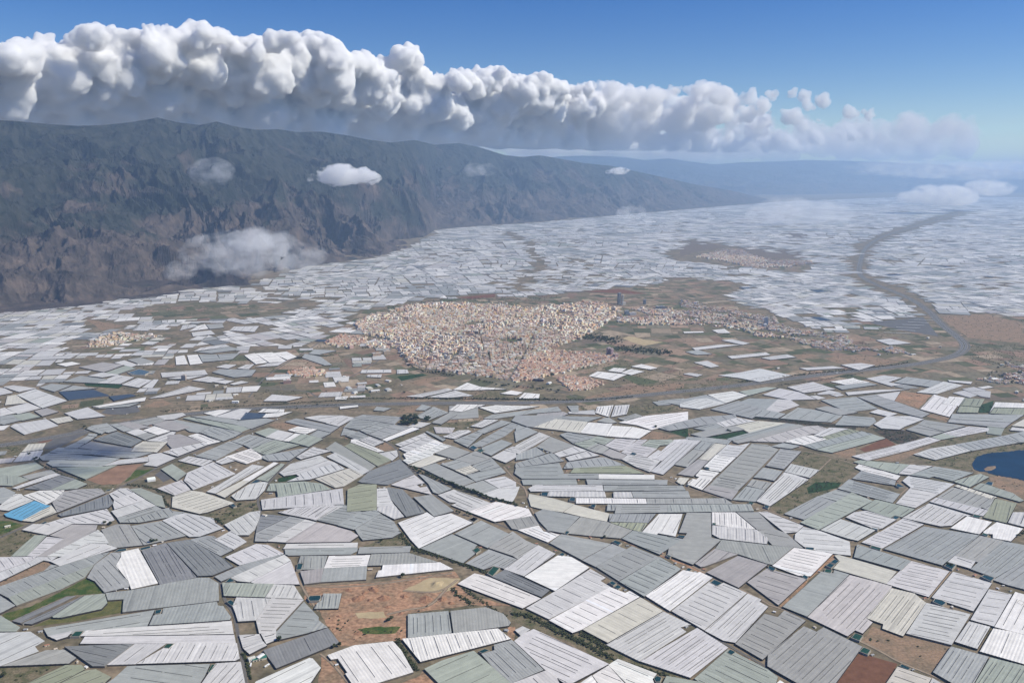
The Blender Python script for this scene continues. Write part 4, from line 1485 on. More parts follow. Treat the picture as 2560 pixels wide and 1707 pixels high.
# ---- mosaic of fallow plots and dry fields on the open land round the town ----
fm = MB(); SOIL = [(.26, .20, .135), (.20, .165, .105), (.30, .215, .15), (.15, .135, .08), (.34, .27, .19), (.115, .12, .065), (.24, .165, .115), (.18, .16, .11), (.09, .10, .05)]
def fields(P, ang):
    if not inview(P): return
    c, s = math.cos(ang), math.sin(ang); Q = [(x*c+y*s, -x*s+y*c) for x, y in P]
    u0 = min(q[0] for q in Q); u1 = max(q[0] for q in Q); v0 = min(q[1] for q in Q); v1 = max(q[1] for q in Q); _, A = ccw(P)
    if A < 9000*random.choice((.5, 1, 2, 4)):
        cx = sum(p[0] for p in P)/len(P); cy = sum(p[1] for p in P)/len(P); px, py = proj(cx, cy)
        if py < 660 or py > 1060 or not (look(ex, px, py) or look(soft, px, py)) or look(patch_occ, px, py) or random.random() < .22: return
        if look(ringroad, px, py): return
        Pn = [(cx+(x-cx)*.95, cy+(y-cy)*.95) for x, y in P]; Pn, _ = ccw(Pn); k = random.uniform(.85, 1.15); cl = tuple(q_*k for q_ in random.choice(SOIL)); z = .36+.0002*(len(fm.f) % 400)
        fm.face([(x, y, z) for x, y in Pn], 0, cl); return
    if 2e5 < A < 3e6 and random.random() < .5: ang += R(random.uniform(-30, 30)); c, s = math.cos(ang), math.sin(ang); Q = [(x*c+y*s, -x*s+y*c) for x, y in P]; u0 = min(q[0] for q in Q); u1 = max(q[0] for q in Q); v0 = min(q[1] for q in Q); v1 = max(q[1] for q in Q)
    ax = 0 if (u1-u0) > (v1-v0) else 1; lo, hi = (u0, u1) if ax == 0 else (v0, v1); t = lo+(hi-lo)*random.uniform(.35, .65)
    for sg in (True, False):
        K = clip(Q, ax, t, sg)
        if len(K) >= 3: fields([(u*c-v*s, u*s+v*c) for u, v in K], ang)
ringroad = np.zeros_like(occ)
fields([(-8000, 3800), (9000, 3800), (11000, 13500), (-6000, 13500)], R(20))
tag(fm.build('fallow_fields', [mat('field_soil', (1, 1, 1), .95, .3, .03, .1, attr='tint')]), kind='structure')

# ================= ponds =================
m_pond = mat('pond_water', (0.010, 0.045, 0.038), 0.25, 0.2, 0.05, 0.5)
m_pondb = mat('reservoir_water', (0.03, 0.085, 0.12), 0.2, 0.2, 0.05, 0.5)
m_pondg = mat('algae_water', (0.014, 0.06, 0.022), 0.35, 0.2, 0.05, 0.5)
m_rim = mat('pond_rim_concrete', (0.30, 0.27, 0.22), 0.9, 0.2, 0.05)
for k, line in enumerate(PONDS.strip().split('\n')):
    t = line.split(); ip = [src(t[0], *p) for p in pts_of(t[1:])]
    P, A = ccw([at(x, y, 5.6) for x, y in ip])
    cx = sum(p[0] for p in P)/len(P); cy = sum(p[1] for p in P)/len(P); P = [(x-cx, y-cy) for x, y in P]
    root = empty('irrigation_pond', (cx, cy, 0))
    if k == len(PONDS.strip().split('\n'))-1: mw = m_pondb; nm = 'blue water'
    elif random.random() < .3: mw = m_pondg; nm = 'bright green'
    else: mw = m_pond; nm = 'dark green'
    inn = [(x*.88, y*.88) for x, y in P]
    b = MB(); b.face([(x, y, 5.5) for x, y in inn]); b.build('water', [mw], root)
    b = MB()
    for i in range(len(P)):
        j = (i+1) % len(P); a, c = P[i], P[j]; a2, c2 = inn[i], inn[j]
        b.face([(a[0]*1.06, a[1]*1.06, 0), (c[0]*1.06, c[1]*1.06, 0), (c[0], c[1], 5.9), (a[0], a[1], 5.9)])
        b.face([(a[0], a[1], 5.9), (c[0], c[1], 5.9), (c2[0], c2[1], 5.9), (a2[0], a2[1], 5.9)])
        b.face([(a2[0], a2[1], 5.9), (c2[0], c2[1], 5.9), (c2[0], c2[1], 5.3), (a2[0], a2[1], 5.3)])
    b.build('rim', [m_rim], root)
    px = sum(p[0] for p in ip)/len(ip); py = sum(p[1] for p in ip)/len(ip)
    want(root, f'{nm} irrigation pond with pale rim', 'pond', px, py, group='irrigation ponds between the greenhouses')

# ================= sheds and warehouses =================
m_bld = mat('render_wall', (1, 1, 1), 0.9, 0.12, 0.2, 0.2, attr='tint')
m_glass = mat('window_glass', (0.04, 0.05, 0.06), 0.15, 0.1, 0.1, 0.5)
def shed(px, py, size, k):
    x, y = at(px, py, 3)
    w_ = size*random.uniform(.9, 1.3); d = size*random.uniform(.55, .85); h = 3.2 if size < 13 else random.uniform(6, 9)
    ang = R(random.choice((-28, 20, 62, -60, 5, 35)))
    wc = random.choice(((.62, .55, .44), (.70, .68, .62), (.5, .42, .34), (.72, .72, .70))); rc, rn = random.choice((((.62, .60, .55), 'pale'), ((.40, .20, .13), 'red-tiled'), ((.72, .72, .71), 'white'), ((.36, .37, .37), 'grey'), ((.58, .50, .40), 'sandy')))
    if size > 13: rc, rn = random.choice((((.70, .70, .68), 'white'), ((.50, .51, .50), 'grey'), ((.60, .58, .50), 'cream')))
    root = empty('warehouse' if size > 13 else 'farm_shed', (x, y, 0)); root.rotation_euler = (0, 0, ang)
    b = MB(); rh = h+min(2.2, d*.14)
    b.face([(-w_/2, -d/2, 0), (w_/2, -d/2, 0), (w_/2, -d/2, h), (-w_/2, -d/2, h)], 0, wc); b.face([(w_/2, d/2, 0), (-w_/2, d/2, 0), (-w_/2, d/2, h), (w_/2, d/2, h)], 0, wc)
    for sx in (1, -1):
        f = [(sx*w_/2, -d/2*sx, 0), (sx*w_/2, d/2*sx, 0), (sx*w_/2, d/2*sx, h), (sx*w_/2, 0, rh-.05), (sx*w_/2, -d/2*sx, h)]; b.face(f, 0, wc)
    b.build('wall', [m_bld], root)
    b = MB(); e = .5
    for sy in (1, -1):
        b.face([(-w_/2-e, sy*(d/2+e), h-.1), (w_/2+e, sy*(d/2+e), h-.1), (w_/2+e, 0, rh+.1), (-w_/2-e, 0, rh+.1)][::-sy], 0, rc)
    b.build('roof', [m_bld], root)
    dw = max(2.2, size*.16); b = MB(); b.box(w_*.1, -d/2-.04, 0, min(h*.7, 4), dw, .1); b.build('door', [m_glass], root)
    for s_ in (-.32, .36):
        b = MB(); b.box(w_*s_, -d/2-.04, h*.4, h*.72, min(2.5, size*.12), .08, 0); b.build('window', [m_glass], root)
    want(root, f'{"big" if size > 24 else "small" if size < 9 else "plain"} {rn}-roofed {"warehouse" if size > 13 else "farm shed"}', 'warehouse' if size > 13 else 'shed', px, py)
shed_px = []
for k, line in enumerate(SHEDS.strip().split('\n')):
    t = line.split(); x, y = t[1].split(','); px, py = src(t[0], float(x), float(y))
    shed(px, py, float(t[2]), k); shed_px.append((px, py))
# the white twin-gabled warehouse by the road
px, py = src('U0', 2065, 860); x, y = at(px, py, 5)
root = empty('warehouse', (x, y, 0)); root.rotation_euler = (0, 0, R(28))
tag(root, 'white warehouse with two gabled halls on the dark yard beside the road', 'warehouse')
for i in (-1, 1):
    b = MB(); w_, d, h, rh = 30, 15, 8, 11; oy = i*7.6
    P = [(-w_/2, -d/2+oy), (w_/2, -d/2+oy), (w_/2, d/2+oy), (-w_/2, d/2+oy)]; wc = (.78, .78, .76)
    for a_ in range(4):
        p, q_ = P[a_], P[(a_+1) % 4]; pts = [(p[0], p[1], 0), (q_[0], q_[1], 0), (q_[0], q_[1], h), (p[0], p[1], h)]
        if a_ % 2: pts = pts[:3]+[(p[0], oy, rh-.05)]+pts[3:]
        b.face(pts, 0, wc)
    hall = b.build('hall', [m_bld], root)
    b = MB()
    for sy in (1, -1): b.face([(-w_/2-.3, oy+sy*(d/2), h+.05), (w_/2+.3, oy+sy*(d/2), h+.05), (w_/2+.3, oy, rh+.1), (-w_/2-.3, oy, rh+.1)][::-sy], 0, (.74, .78, .72))
    b.build('roof', [m_bld], hall)
    b = MB(); b.box(-w_/2-.04, oy, 0, 4.5, .1, 4); b.build('door', [m_glass], hall)

# spoil heaps in the earthworks pit
for (hx, hy, rr, hh) in ((1080, 710, 15, 7), (940, 790, 17, 7), (1175, 790, 15, 8), (1045, 810, 8, 4), (1360, 775, 10, 5), (1710, 800, 12, 8), (1560, 800, 18, 5), (1660, 660, 20, 6), (1210, 870, 8, 3), (1000, 740, 9, 4), (850, 715, 9, 3), (1790, 835, 8, 4), (1330, 930, 7, 3), (760, 955, 6, 3), (940, 1110, 9, 3)):
    px, py = src('B1', hx, hy); x, y = at(px, py); mb = MB(); n_ = 26; rings = 7; V_ = []
    for i in range(rings+1):
        f = i/rings
        for j in range(n_):
            a = j/n_*6.2832; q_ = rr*f*(1+.35*noise.noise(Vector((math.cos(a)*1.3+hx, math.sin(a)*1.3+hy, 0)))); z_ = hh*(1-f)**1.1*(1+.5*noise.noise(Vector((math.cos(a)*2*f+hx, math.sin(a)*2*f, 3))))
            V_.append((math.cos(a)*q_*1.3, math.sin(a)*q_, z_ if i < rings else -.2))
    for i in range(rings):
        for j in range(n_):
            k_ = (j+1) % n_; mb.face([V_[i*n_+j], V_[(i+1)*n_+j], V_[(i+1)*n_+k_], V_[i*n_+k_]])
    o = mb.build('spoil_heap', [PM['sand'] if (hx, hy) == (1660, 660) else mat('heap_soil', (.30, .165, .10), .95, .35, .12, .1)]); o.location = (x, y, .6); o.rotation_euler = (0, 0, hx)
    want(o, 'reddish spoil heap' if hx != 1660 else 'yellowish spoil heap', 'spoil heap', px, py, [('the green polygonal pond', (785, 1493)), ('the pair of dark grey greenhouses', (1140, 1560)), ('the upper edge of the pit', (1000, 1460)), ('the right corner of the pit', (1150, 1480))], 'spoil heaps in the earthworks pit')
# farmyard by the road, lower left: green-roofed packing house, trailers
px, py = src('B1', 30, 1335); x, y = at(px, py, 4)
root = empty('packing_house', (x, y, 0)); root.rotation_euler = (0, 0, R(24)); tag(root, 'green-roofed packing house in the farmyard by the road, lower left', 'packing house')
b = MB(); b.box(0, 0, 0, 5.4, 34, 15, 0, 0, (.62, .56, .44)); b.build('wall', [m_bld], root)
b = MB(); b.face([(-17.5, -8, 5.45), (17.5, -8, 5.45), (17.5, 0, 6.6), (-17.5, 0, 6.6)], 0, (.035, .16, .125)); b.face([(17.5, 8, 5.45), (-17.5, 8, 5.45), (-17.5, 0, 6.6), (17.5, 0, 6.6)], 0, (.035, .16, .125)); b.build('roof', [m_bld], root)
for k in range(3):
    b = MB(); b.box(-11+k*7, -7.54, 0, 3.4, 3.6, .1); b.build('door', [m_glass], root)
for (tx, ty, ta, nm) in ((100, 1405, 58, 'white trailer parked slanting across the farmyard, lower left'), (-48, 1400, 100, 'white trailer parked beside the hedge of the farmyard, lower left')):
    px, py = src('B1', tx, ty); x, y = at(px, py, 2); root = empty('trailer', (x, y, 0)); root.rotation_euler = (0, 0, R(ta)); tag(root, nm, 'trailer')
    b = MB(); b.box(0, 0, 1.1, 4.0, 15, 3.0, 0, 0, (.8, .8, .78)); b.build('body', [m_bld], root)
    for wx in (-5.5, 5):
        for wy in (-1.2, 1.2):
            b = MB(); b.box(wx, wy, 0, 1.1, 1.1, .4, 0, 0, (.04, .04, .04)); b.build('wheel', [m_bld], root)
# ================= the town =================
def poly_mask(*polys):
    m_ = np.zeros_like(occ)
    for p in polys: raster(m_, p)
    return m_
M1 = lambda *a: [src('M1', *p) for p in a]
M2 = lambda *a: [src('M2', *p) for p in a]
M0 = lambda *a: [src('M0', *p) for p in a]
core = poly_mask(M1((110,300),(180,255),(300,225),(450,185),(680,160),(1040,172),(1300,200),(1480,175),(1800,165),(1900,200),(1880,240),(1760,330),(1640,400),(1500,450),(1330,520),(1230,560),(1180,690),(1060,670),(900,650),(760,635),(600,610),(480,585),(430,520),(400,470),(330,400),(180,370),(120,335)))
terr = poly_mask(M1((1230,560),(1330,510),(1420,475),(1560,490),(1700,500),(1900,520),(1880,548),(1700,590),(1430,650),(1300,690),(1180,698)),
 M1((1480,680),(1560,655),(1700,670),(1800,715),(1700,750),(1580,752)), M1((1520,165),(1780,150),(1830,175),(1560,190)),
 M0((1950,470),(2080,440),(2200,445),(2230,480),(2100,500)), M0((2220,265),(2330,210),(2500,230),(2500,270),(2350,300)))
subs = poly_mask(M2((0,655),(150,680),(330,715),(440,745),(620,770),(640,800),(760,850),(1040,885),(1250,950),(1180,990),(1000,985),(880,960),(700,910),(500,890),(420,850),(200,815),(0,815)),
 M2((1940,1175),(2040,1110),(2130,1060),(2300,1050),(2300,1210),(2100,1200)), M2((1130,930),(1300,960),(1530,1000),(1500,1010),(1250,985)), M1((30,430),(110,400),(300,400),(420,440),(400,470),(250,470),(40,470)),
 M1((120,280),(180,260),(250,340),(120,330)), M0((600,290),(690,225),(800,200),(1080,215),(1090,235),(930,250),(700,300)), M1((1900,190),(2230,200),(2250,300),(2100,310),(1900,290)), M1((2230,190),(2352,230),(2352,330),(2230,300)))
farm_ = poly_mask(M2((100,370),(300,325),(380,320),(500,375),(640,400),(830,395),(870,410),(780,430),(560,445),(400,425),(280,395)), M2((1250,240),(1500,260),(1400,300),(1200,270)))
WHT = [(0.8, 0.751, 0.626), (0.72, 0.609, 0.443), (0.64, 0.497, 0.347), (0.76, 0.66, 0.462), (0.58, 0.446, 0.337), (0.84, 0.821, 0.722), (0.5, 0.375, 0.269), (0.7, 0.609, 0.481), (0.74, 0.528, 0.289), (0.62, 0.467, 0.347), (0.84, 0.802, 0.654), (0.46, 0.345, 0.269)]
TER = [(.42, .22, .15), (.48, .28, .19), (.37, .20, .14), (.56, .42, .32), (.5, .34, .26)]
BLD = []
def tbsp(P, ang, zone, amin, amax, lvl=0):
    pr = [proj(*p) for p in P]
    _, A = ccw(P)
    c, s = math.cos(ang), math.sin(ang)
    Q = [(x*c+y*s, -x*s+y*c) for x, y in P]
    u0 = min(q[0] for q in Q); u1 = max(q[0] for q in Q); v0 = min(q[1] for q in Q); v1 = max(q[1] for q in Q)
    if A < 40000:
        cx, cy = sum(p[0] for p in P)/len(P), sum(p[1] for p in P)/len(P)
        if not any(look(zone, *q) for q in pr+[proj(cx, cy)]): return
    if A < amin*1.9 or (A < amax and random.random() < .35):
        cx, cy = sum(p[0] for p in P)/len(P), sum(p[1] for p in P)/len(P); px, py = proj(cx, cy)
        if look(zone, px, py): BLD.append((cx, cy, (u1-u0), (v1-v0), ang, px, py)); 
        return
    if A > 4e4 and random.random() < .5: ang += R(random.uniform(-22, 22))
    c, s = math.cos(ang), math.sin(ang)
    Q = [(x*c+y*s, -x*s+y*c) for x, y in P]
    u0 = min(q[0] for q in Q); u1 = max(q[0] for q in Q); v0 = min(q[1] for q in Q); v1 = max(q[1] for q in Q)
    ax = 0 if u1-u0 > v1-v0 else 1; lo, hi = (u0, u1) if ax == 0 else (v0, v1)
    t = lo+(hi-lo)*random.uniform(.38, .62); st = 15 if A > 6e4 else 6 if A > 3200 else 0
    for sg in (True, False):
        K = clip(Q, ax, t+(st/2 if sg else -st/2), sg)
        if len(K) >= 3: tbsp([(u*c-v*s, u*s+v*c) for u, v in K], ang, zone, amin, amax, lvl+1)
def zone_run(zone, box, ang, amin, amax, kind, dens):
    global BLD
    BLD = []; tbsp(box, R(ang), zone, amin, amax); out = []
    for b in BLD:
        if random.random() > dens: continue
        out.append((*b, kind))
    return out
bx = [(-2500, 3900), (7000, 3900), (7000, 14500), (-2500, 14500)]
bx2 = [(-6500, 4300), (1500, 4300), (1500, 9000), (-6500, 9000)]
TB = zone_run(core, bx, 24, 130, 1100, 'core', .97)+zone_run(terr, bx, 33, 120, 300, 'terr', .9)+zone_run(subs, bx, 15, 160, 900, 'subs', .62)+zone_run(subs, bx2, 15, 150, 900, 'subs', .5)+zone_run(terr, bx2, 20, 150, 420, 'terr', .8)+zone_run(farm_, bx, 10, 260, 700, 'far', .8)
print('town buildings', len(TB))
AVE = [smooth([at(*src('M1', *q)) for q in L_]) for L_ in ([(1000,535),(1330,470),(1640,420)], [(700,625),(860,420),(1120,300),(1500,180)], [(450,400),(900,380),(1500,300),(1850,250)], [(1150,690),(1300,450),(1400,180)], [(500,570),(1000,480),(1350,400)], [(300,330),(900,270),(1500,210)], [(1250,640),(1560,560),(1880,530)])]
mb = MB()
for k, L_ in enumerate(AVE): ribbon(mb, L_, -5, 5, .52+.003*k, 0)
tag(mb.build('avenue', [m_road]), kind='structure')
def near_ave(x, y, dmin):
    for L_ in AVE:
        for i in range(len(L_)-1):
            a, b = L_[i], L_[i+1]
            if min(a[0], b[0])-80 > x or max(a[0], b[0])+80 < x or min(a[1], b[1])-80 > y or max(a[1], b[1])+80 < y: continue
            dx, dy = b[0]-a[0], b[1]-a[1]; t = max(0, min(1, ((x-a[0])*dx+(y-a[1])*dy)/(dx*dx+dy*dy+1e-9)))
            if math.hypot(x-a[0]-dx*t, y-a[1]-dy*t) < dmin: return True
    return False
recs = []
for (x, y, w_, d, ang, px, py, kind) in TB:
    if near_ave(x, y, 3+min(w_, d)*.45): continue
    if look(patch_occ, px, py) and kind != 'far' and random.random() < .8: continue
    nv = noise.noise(Vector((x/260, y/260, 2.2)))
    if kind == 'core':
        cd = math.hypot((px-1200)/330, (py-830)/110); base = 15 if cd < .8 else 9
        h = base*random.choice((.45, .7, 1.0, 1.35))*random.uniform(.8, 1.2)+(8 if nv > .25 else 0)+(random.random() < .04)*random.uniform(8, 20)
        if py > 900: h = random.uniform(5, 8.5)
        if nv < -.42: continue
        if w_*d > 700: h = random.uniform(9, 24)
        if noise.noise(Vector((x/140, y/140, 7.7)))+min(cd-1.0, .45) > .62: continue
    elif kind == 'terr': h = random.uniform(5.5, 8.5)+(random.random() < .03)*12
    elif kind == 'subs':
        if noise.noise(Vector((x/200, y/200, 4.4))) > .22: continue
        h = random.uniform(5, 10)+(random.random() < .06)*14
    else: h = random.uniform(6, 14)
    col = random.choice(WHT); red = random.random() < (.7 if kind == 'terr' else .2)
    roof = random.choice(TER) if red else random.choice(((.46, .38, .31), (.54, .48, .42), (.34, .27, .22), (.68, .64, .59), (.44, .30, .23), (.32, .30, .28), (.72, .70, .66)))
    w_ = max(5, w_-random.uniform(0, 2.5)); d = max(5, d-random.uniform(0, 2.5))
    recs.append([px, py, x, y, w_, d, ang, h, col, roof, red, kind, (w_+d)*h/math.hypot(x, y)**2])
recs.sort(key=lambda q: -q[-1])
def house(mb, x, y, w_, d, ang, h, col, roof, red, hut=True, floors=True):
    c, s = math.cos(ang), math.sin(ang)
    T = lambda u, v: (x+u*c-v*s, y+u*s+v*c)
    if red:
        P = [T(-w_/2, -d/2), T(w_/2, -d/2), T(w_/2, d/2), T(-w_/2, d/2)]
        for i in range(4):
            a, b = P[i], P[(i+1) % 4]; mb.face([(*a, 0), (*b, 0), (*b, h), (*a, h)], 0, col)
        r0, r1 = T(-w_/2+d*.3, 0), T(w_/2-d*.3, 0); z = h+min(2.5, d*.22)
        if w_ < d*.8: r0 = r1 = T(0, 0)
        mb.face([(*P[0], h), (*P[1], h), (*r1, z), (*r0, z)], 0, roof); mb.face([(*P[2], h), (*P[3], h), (*r0, z), (*r1, z)], 0, roof)
        mb.face([(*P[1], h), (*P[2], h), (*r1, z)], 0, roof); mb.face([(*P[3], h), (*P[0], h), (*r0, z)], 0, roof)
    else:
        P = [T(-w_/2, -d/2), T(w_/2, -d/2), T(w_/2, d/2), T(-w_/2, d/2)]
        mb.prism(P, 0, h, 0, col, topcol=roof)
        if hut and w_ > 7 and d > 7:
            hx, hy = T(random.uniform(-.2, .2)*w_, random.uniform(-.2, .2)*d); mb.box(hx, hy, h-.1, h+2.8, w_*.33, d*.33, ang, 0, col)
    if floors:
        nf = max(1, int(h/3.3))
        for f in range(nf):
            z0 = 1.2+f*3.2; z1 = z0+1.3
            for (side, L, off) in ((0, w_, d/2), (1, d, w_/2), (2, w_, d/2), (3, d, w_/2)):
                k = max(1, int(L/4))
                for i in range(k):
                    m_ = -L/2+(i+.5)*L/k; g_ = .75
                    if side == 0: a, b = T(m_-g_, -off-.06), T(m_+g_, -off-.06)
                    elif side == 1: a, b = T(off+.06, m_-g_), T(off+.06, m_+g_)
                    elif side == 2: a, b = T(m_+g_, off+.06), T(m_-g_, off+.06)
                    else: a, b = T(-off-.06, m_+g_), T(-off-.06, m_-g_)
                    mb.face([(*a, z0), (*b, z0), (*b, z1), (*a, z1)], 1, (.06, .065, .075))
tb = MB()
CNAME = lambda c: 'white' if min(c) > .68 else 'cream' if c[0] > .64 else 'beige' if c[0] > .58 else 'tan' if c[2] < .36 else 'pinkish'
for i, q in enumerate(recs):
    px, py, x, y, w_, d, ang, h, col, roof, red, kind, sz = q
    col = tuple(min(.85, c_*random.uniform(.92, 1.08)) for c_ in col)
    if i < 290:
        mb = MB(); house(mb, 0, 0, w_, d, ang, h, col, roof, red)
        o = mb.build('apartment_block' if h > 11 else 'house', [m_bld, m_glass]); o.location = (x, y, 0)
        want(o, f'{"tall " if h > 20 else ""}{CNAME(q[8])} {"block" if h > 11 else "house"} with {"red tiled" if red else "flat"} roof', 'apartment block' if h > 11 else 'house', px, py, TLM, group='buildings of the town')
    else: house(tb, x, y, w_, d, ang, h, col, roof, red, floors=False)
o = tb.build('town_houses', [m_bld, m_glass]); tag(o, 'dense mass of cream, pink and white town houses and flats in mid plain', 'houses', kind='stuff')

# ---- landmark buildings ----
def tower(px, py, w_, d, h, ang, col, name, label, steps=(), cat='tower', glass=(.10, .11, .13)):
    x, y = at(px, py, 0); root = empty(name, (x, y, 0)); root.rotation_euler = (0, 0, R(ang)); tag(root, label, cat)
    b = MB(); b.box(0, 0, 0, h, w_, d, 0, 0, col); b.build('wall', [m_bld], root)
    b = MB(); b.box(0, 0, h, h+1.2, w_+.8, d+.8, 0, 0, (.5, .47, .43)); b.box(w_*.1, 0, h+1.2, h+5, w_*.4, d*.4, 0, 0, col); b.build('roof', [m_bld], root)
    nf = int(h/3.4)
    for side in range(4):
        L = w_ if side % 2 == 0 else d; off = d/2 if side % 2 == 0 else w_/2
        b = MB(); k = max(2, int(L/5))
        for f in range(nf):
            for i in range(k):
                m_ = -L/2+(i+.5)*L/k; a_ = side*math.pi/2-math.pi/2
                if side == 0: b.box(m_, -off, 1.2+f*3.4, 3.0+f*3.4, 3.0, .3)
                elif side == 1: b.box(off, m_, 1.2+f*3.4, 3.0+f*3.4, .3, 3.0)
                elif side == 2: b.box(m_, off, 1.2+f*3.4, 3.0+f*3.4, 3.0, .3)
                else: b.box(-off, m_, 1.2+f*3.4, 3.0+f*3.4, .3, 3.0)
        b.build('window', [m_glass], root)
    for (sx, sy, sw, sdp, sh) in steps:
        b = MB(); b.box(sx, sy, 0, sh, sw, sdp, 0, 0, col); b.build('podium', [m_bld], root)
    return root
tower(*src('M1', 1908, 165), 26, 24, 108, 20, (.24, .25, .27), 'tower_block', 'dark tall tower block standing alone at the back edge of the town')
tower(*src('M1', 1932, 170), 14, 22, 92, 20, (.46, .43, .38), 'tower_block', 'slim paler tower leaning against the dark tallest tower', steps=((4, -16, 34, 22, 30), (-12, -18, 20, 14, 16)))
tower(*src('M1', 2082, 165), 22, 22, 42, 10, (.22, .26, .31), 'office_block', 'dark cube-shaped office block right of the tall tower')
tower(*src('M1', 2190, 200), 80, 30, 28, 5, (.26, .30, .34), 'office_block', 'dark wide office block at the rear of the town grid')
tower(*src('M1', 1836, 512), 22, 20, 50, 30, (.42, .30, .32), 'tower_block', 'taller of the two pink tower blocks on the right town edge')
tower(*src('M1', 1856, 515), 18, 20, 46, 30, (.50, .36, .38), 'tower_block', 'lower of the two pink tower blocks on the right town edge')
tower(*src('M1', 1885, 528), 30, 20, 24, 30, (.50, .33, .30), 'apartment_block', 'low reddish block beside the two pink towers', cat='apartment block')
tower(*src('M2', 562, 815), 26, 26, 62, 0, (.55, .57, .60), 'tower_block', 'pale grey-blue tower block in the right-hand suburb')
tower(*src('M1', 1360, 690), 60, 16, 14, -15, (.26, .17, .15), 'apartment_block', 'long dark red-brown block at the lower edge of town', cat='apartment block')
tower(*src('M1', 2000, 240), 60, 26, 22, 15, (.62, .62, .62), 'office_block', 'white framed office block near the dark tower')
tower(*src('M1', 1960, 235), 34, 30, 34, 15, (.30, .34, .38), 'office_block', 'blue-grey office block left of the white framed one')
tower(*src('M1', 250, 520), 60, 22, 22, 30, (.50, .36, .26), 'apartment_block', 'brown apartment block at the left corner of town', cat='apartment block')
tower(*src('M1', 320, 508), 50, 22, 24, 30, (.55, .42, .30), 'apartment_block', 'tan apartment block beside the brown one at the left town corner', cat='apartment block')
tower(*src('M0', 1965, 540), 44, 26, 18, 15, (.55, .34, .28), 'apartment_block', 'reddish block nearest the left ring road', cat='apartment block')
tower(*src('M0', 1258, 520), 26, 18, 30, 0, (.50, .42, .36), 'apartment_block', 'lone brown block among the greenhouses left of town', cat='apartment block')
# red-roofed hall behind the town
x, y = at(*src('M1', 730, 165)); root = empty('sports_hall', (x, y, 0)); root.rotation_euler = (0, 0, R(8)); tag(root, 'long red-roofed hall at the back left edge of the town', 'hall')
b = MB(); b.box(0, 0, 0, 9, 120, 60, 0, 0, (.55, .40, .34)); b.build('wall', [m_bld], root)
b = MB(); b.face([(-61, -31, 9.05), (61, -31, 9.05), (61, 0, 19), (-61, 0, 19)], 0, (.45, .15, .11)); b.face([(61, 31, 9.05), (-61, 31, 9.05), (-61, 0, 19), (61, 0, 19)], 0, (.45, .15, .11)); b.build('roof', [m_bld], root)
# bus depot canopies
for k in range(6):
    px, py = src('M2', 1420+k*40-(k*6), 872-k*17); x, y = at(px, py); root = empty('depot_canopy', (x, y, 0)); root.rotation_euler = (0, 0, R(-14))
    b = MB(); b.box(0, 0, 6, 6.8, 190-k*8, 9, 0, 0, (.60, .60, .58)); b.build('roof', [m_bld], root)
    for j in range(6):
        b = MB(); b.box(-80+j*32, 0, 0, 6, 1, 1, 0, 0, (.4, .4, .4)); b.build('post', [m_bld], root)
    tag(root, f'{["nearest", "second nearest", "third nearest", "third farthest", "second farthest", "farthest"][k]} of the six long pale canopies over the depot yard', 'canopy', group='canopies of the depot')

# ================= trees =================
m_leaf = mat('leaf_green', (0.035, 0.055, 0.022), 0.9, 0.45, 0.4, 0.15)
m_leaf2 = mat('leaf_olive', (0.065, 0.075, 0.035), 0.9, 0.45, 0.4, 0.15)
m_trunk = mat('bark', (0.12, 0.09, 0.06), 0.95, 0.2, 0.5, 0.1)
def leaf_blob(mb, cx, cy, cz, rx, rz, n, s0):
    cl = [(random.gauss(0, .5), random.gauss(0, .5), random.uniform(-.6, .8)) for _ in range(max(3, n//22))]
    for _ in range(n):
        q = random.choice(cl); x = cx+(q[0]*.75+random.gauss(0, .22))*rx; y = cy+(q[1]*.75+random.gauss(0, .22))*rx; z = cz+(q[2]*.7+random.gauss(0, .2))*rz
        s_ = s0*random.uniform(.6, 1.4); a = random.random()*6.28; t = random.uniform(-.9, .9)
        ux, uy = math.cos(a)*s_, math.sin(a)*s_; vx, vy, vz = -math.sin(a)*math.cos(t)*s_, math.cos(a)*math.cos(t)*s_, math.sin(t)*s_
        mb.face([(x-ux-vx, y-uy-vy, z-vz), (x+ux-vx, y+uy-vy, z-vz), (x+ux+vx, y+uy+vy, z+vz), (x-ux+vx, y-uy+vy, z+vz)])
protos = []
for v in range(4):
    tb_ = MB(); hh = 4.5+v*.6; r0 = .45
    for i in range(7):
        a = i/7*2*math.pi; b_ = (i+1)/7*2*math.pi
        tb_.face([(math.cos(a)*r0, math.sin(a)*r0, 0), (math.cos(b_)*r0, math.sin(b_)*r0, 0), (math.cos(b_)*.18, math.sin(b_)*.18, hh), (math.cos(a)*.18, math.sin(a)*.18, hh)])
    for i in range(4):
        a = i*1.6+v; dx, dy = math.cos(a)*2.2, math.sin(a)*2.2
        tb_.face([(0, -.15, hh*.55), (0, .15, hh*.55), (dx, dy, hh+1)]); tb_.face([(-.15, 0, hh*.55), (.15, 0, hh*.55), (dx, dy, hh+1.05)])
    to = tb_.build('trunk', [m_trunk]); lb = MB(); leaf_blob(lb, 0, 0, 6.3, 4.4+v*.3, 3.4, 260, .75); lo_ = lb.build('crown', [m_leaf if v < 3 else m_leaf2])
    protos.append((to.data, lo_.data)); bpy.data.objects.remove(to); bpy.data.objects.remove(lo_)
def tree(px, py, s, base, group=None, label=None, lms=LM, v=None):
    x, y = at(px, py); v = random.randrange(4) if v is None else v
    root = empty('tree', (x, y, 0)); root.rotation_euler = (0, 0, random.random()*6.28); k = s*random.uniform(.8, 1.25); root.scale = (k, k, k*random.uniform(.9, 1.2))
    for nm, me in (('trunk', protos[v][0]), ('crown', protos[v][1])): link(bpy.data.objects.new(nm, me), root)
    if label: tag(root, label, 'tree', group)
    else: want(root, base, 'tree', px, py, lms, group)
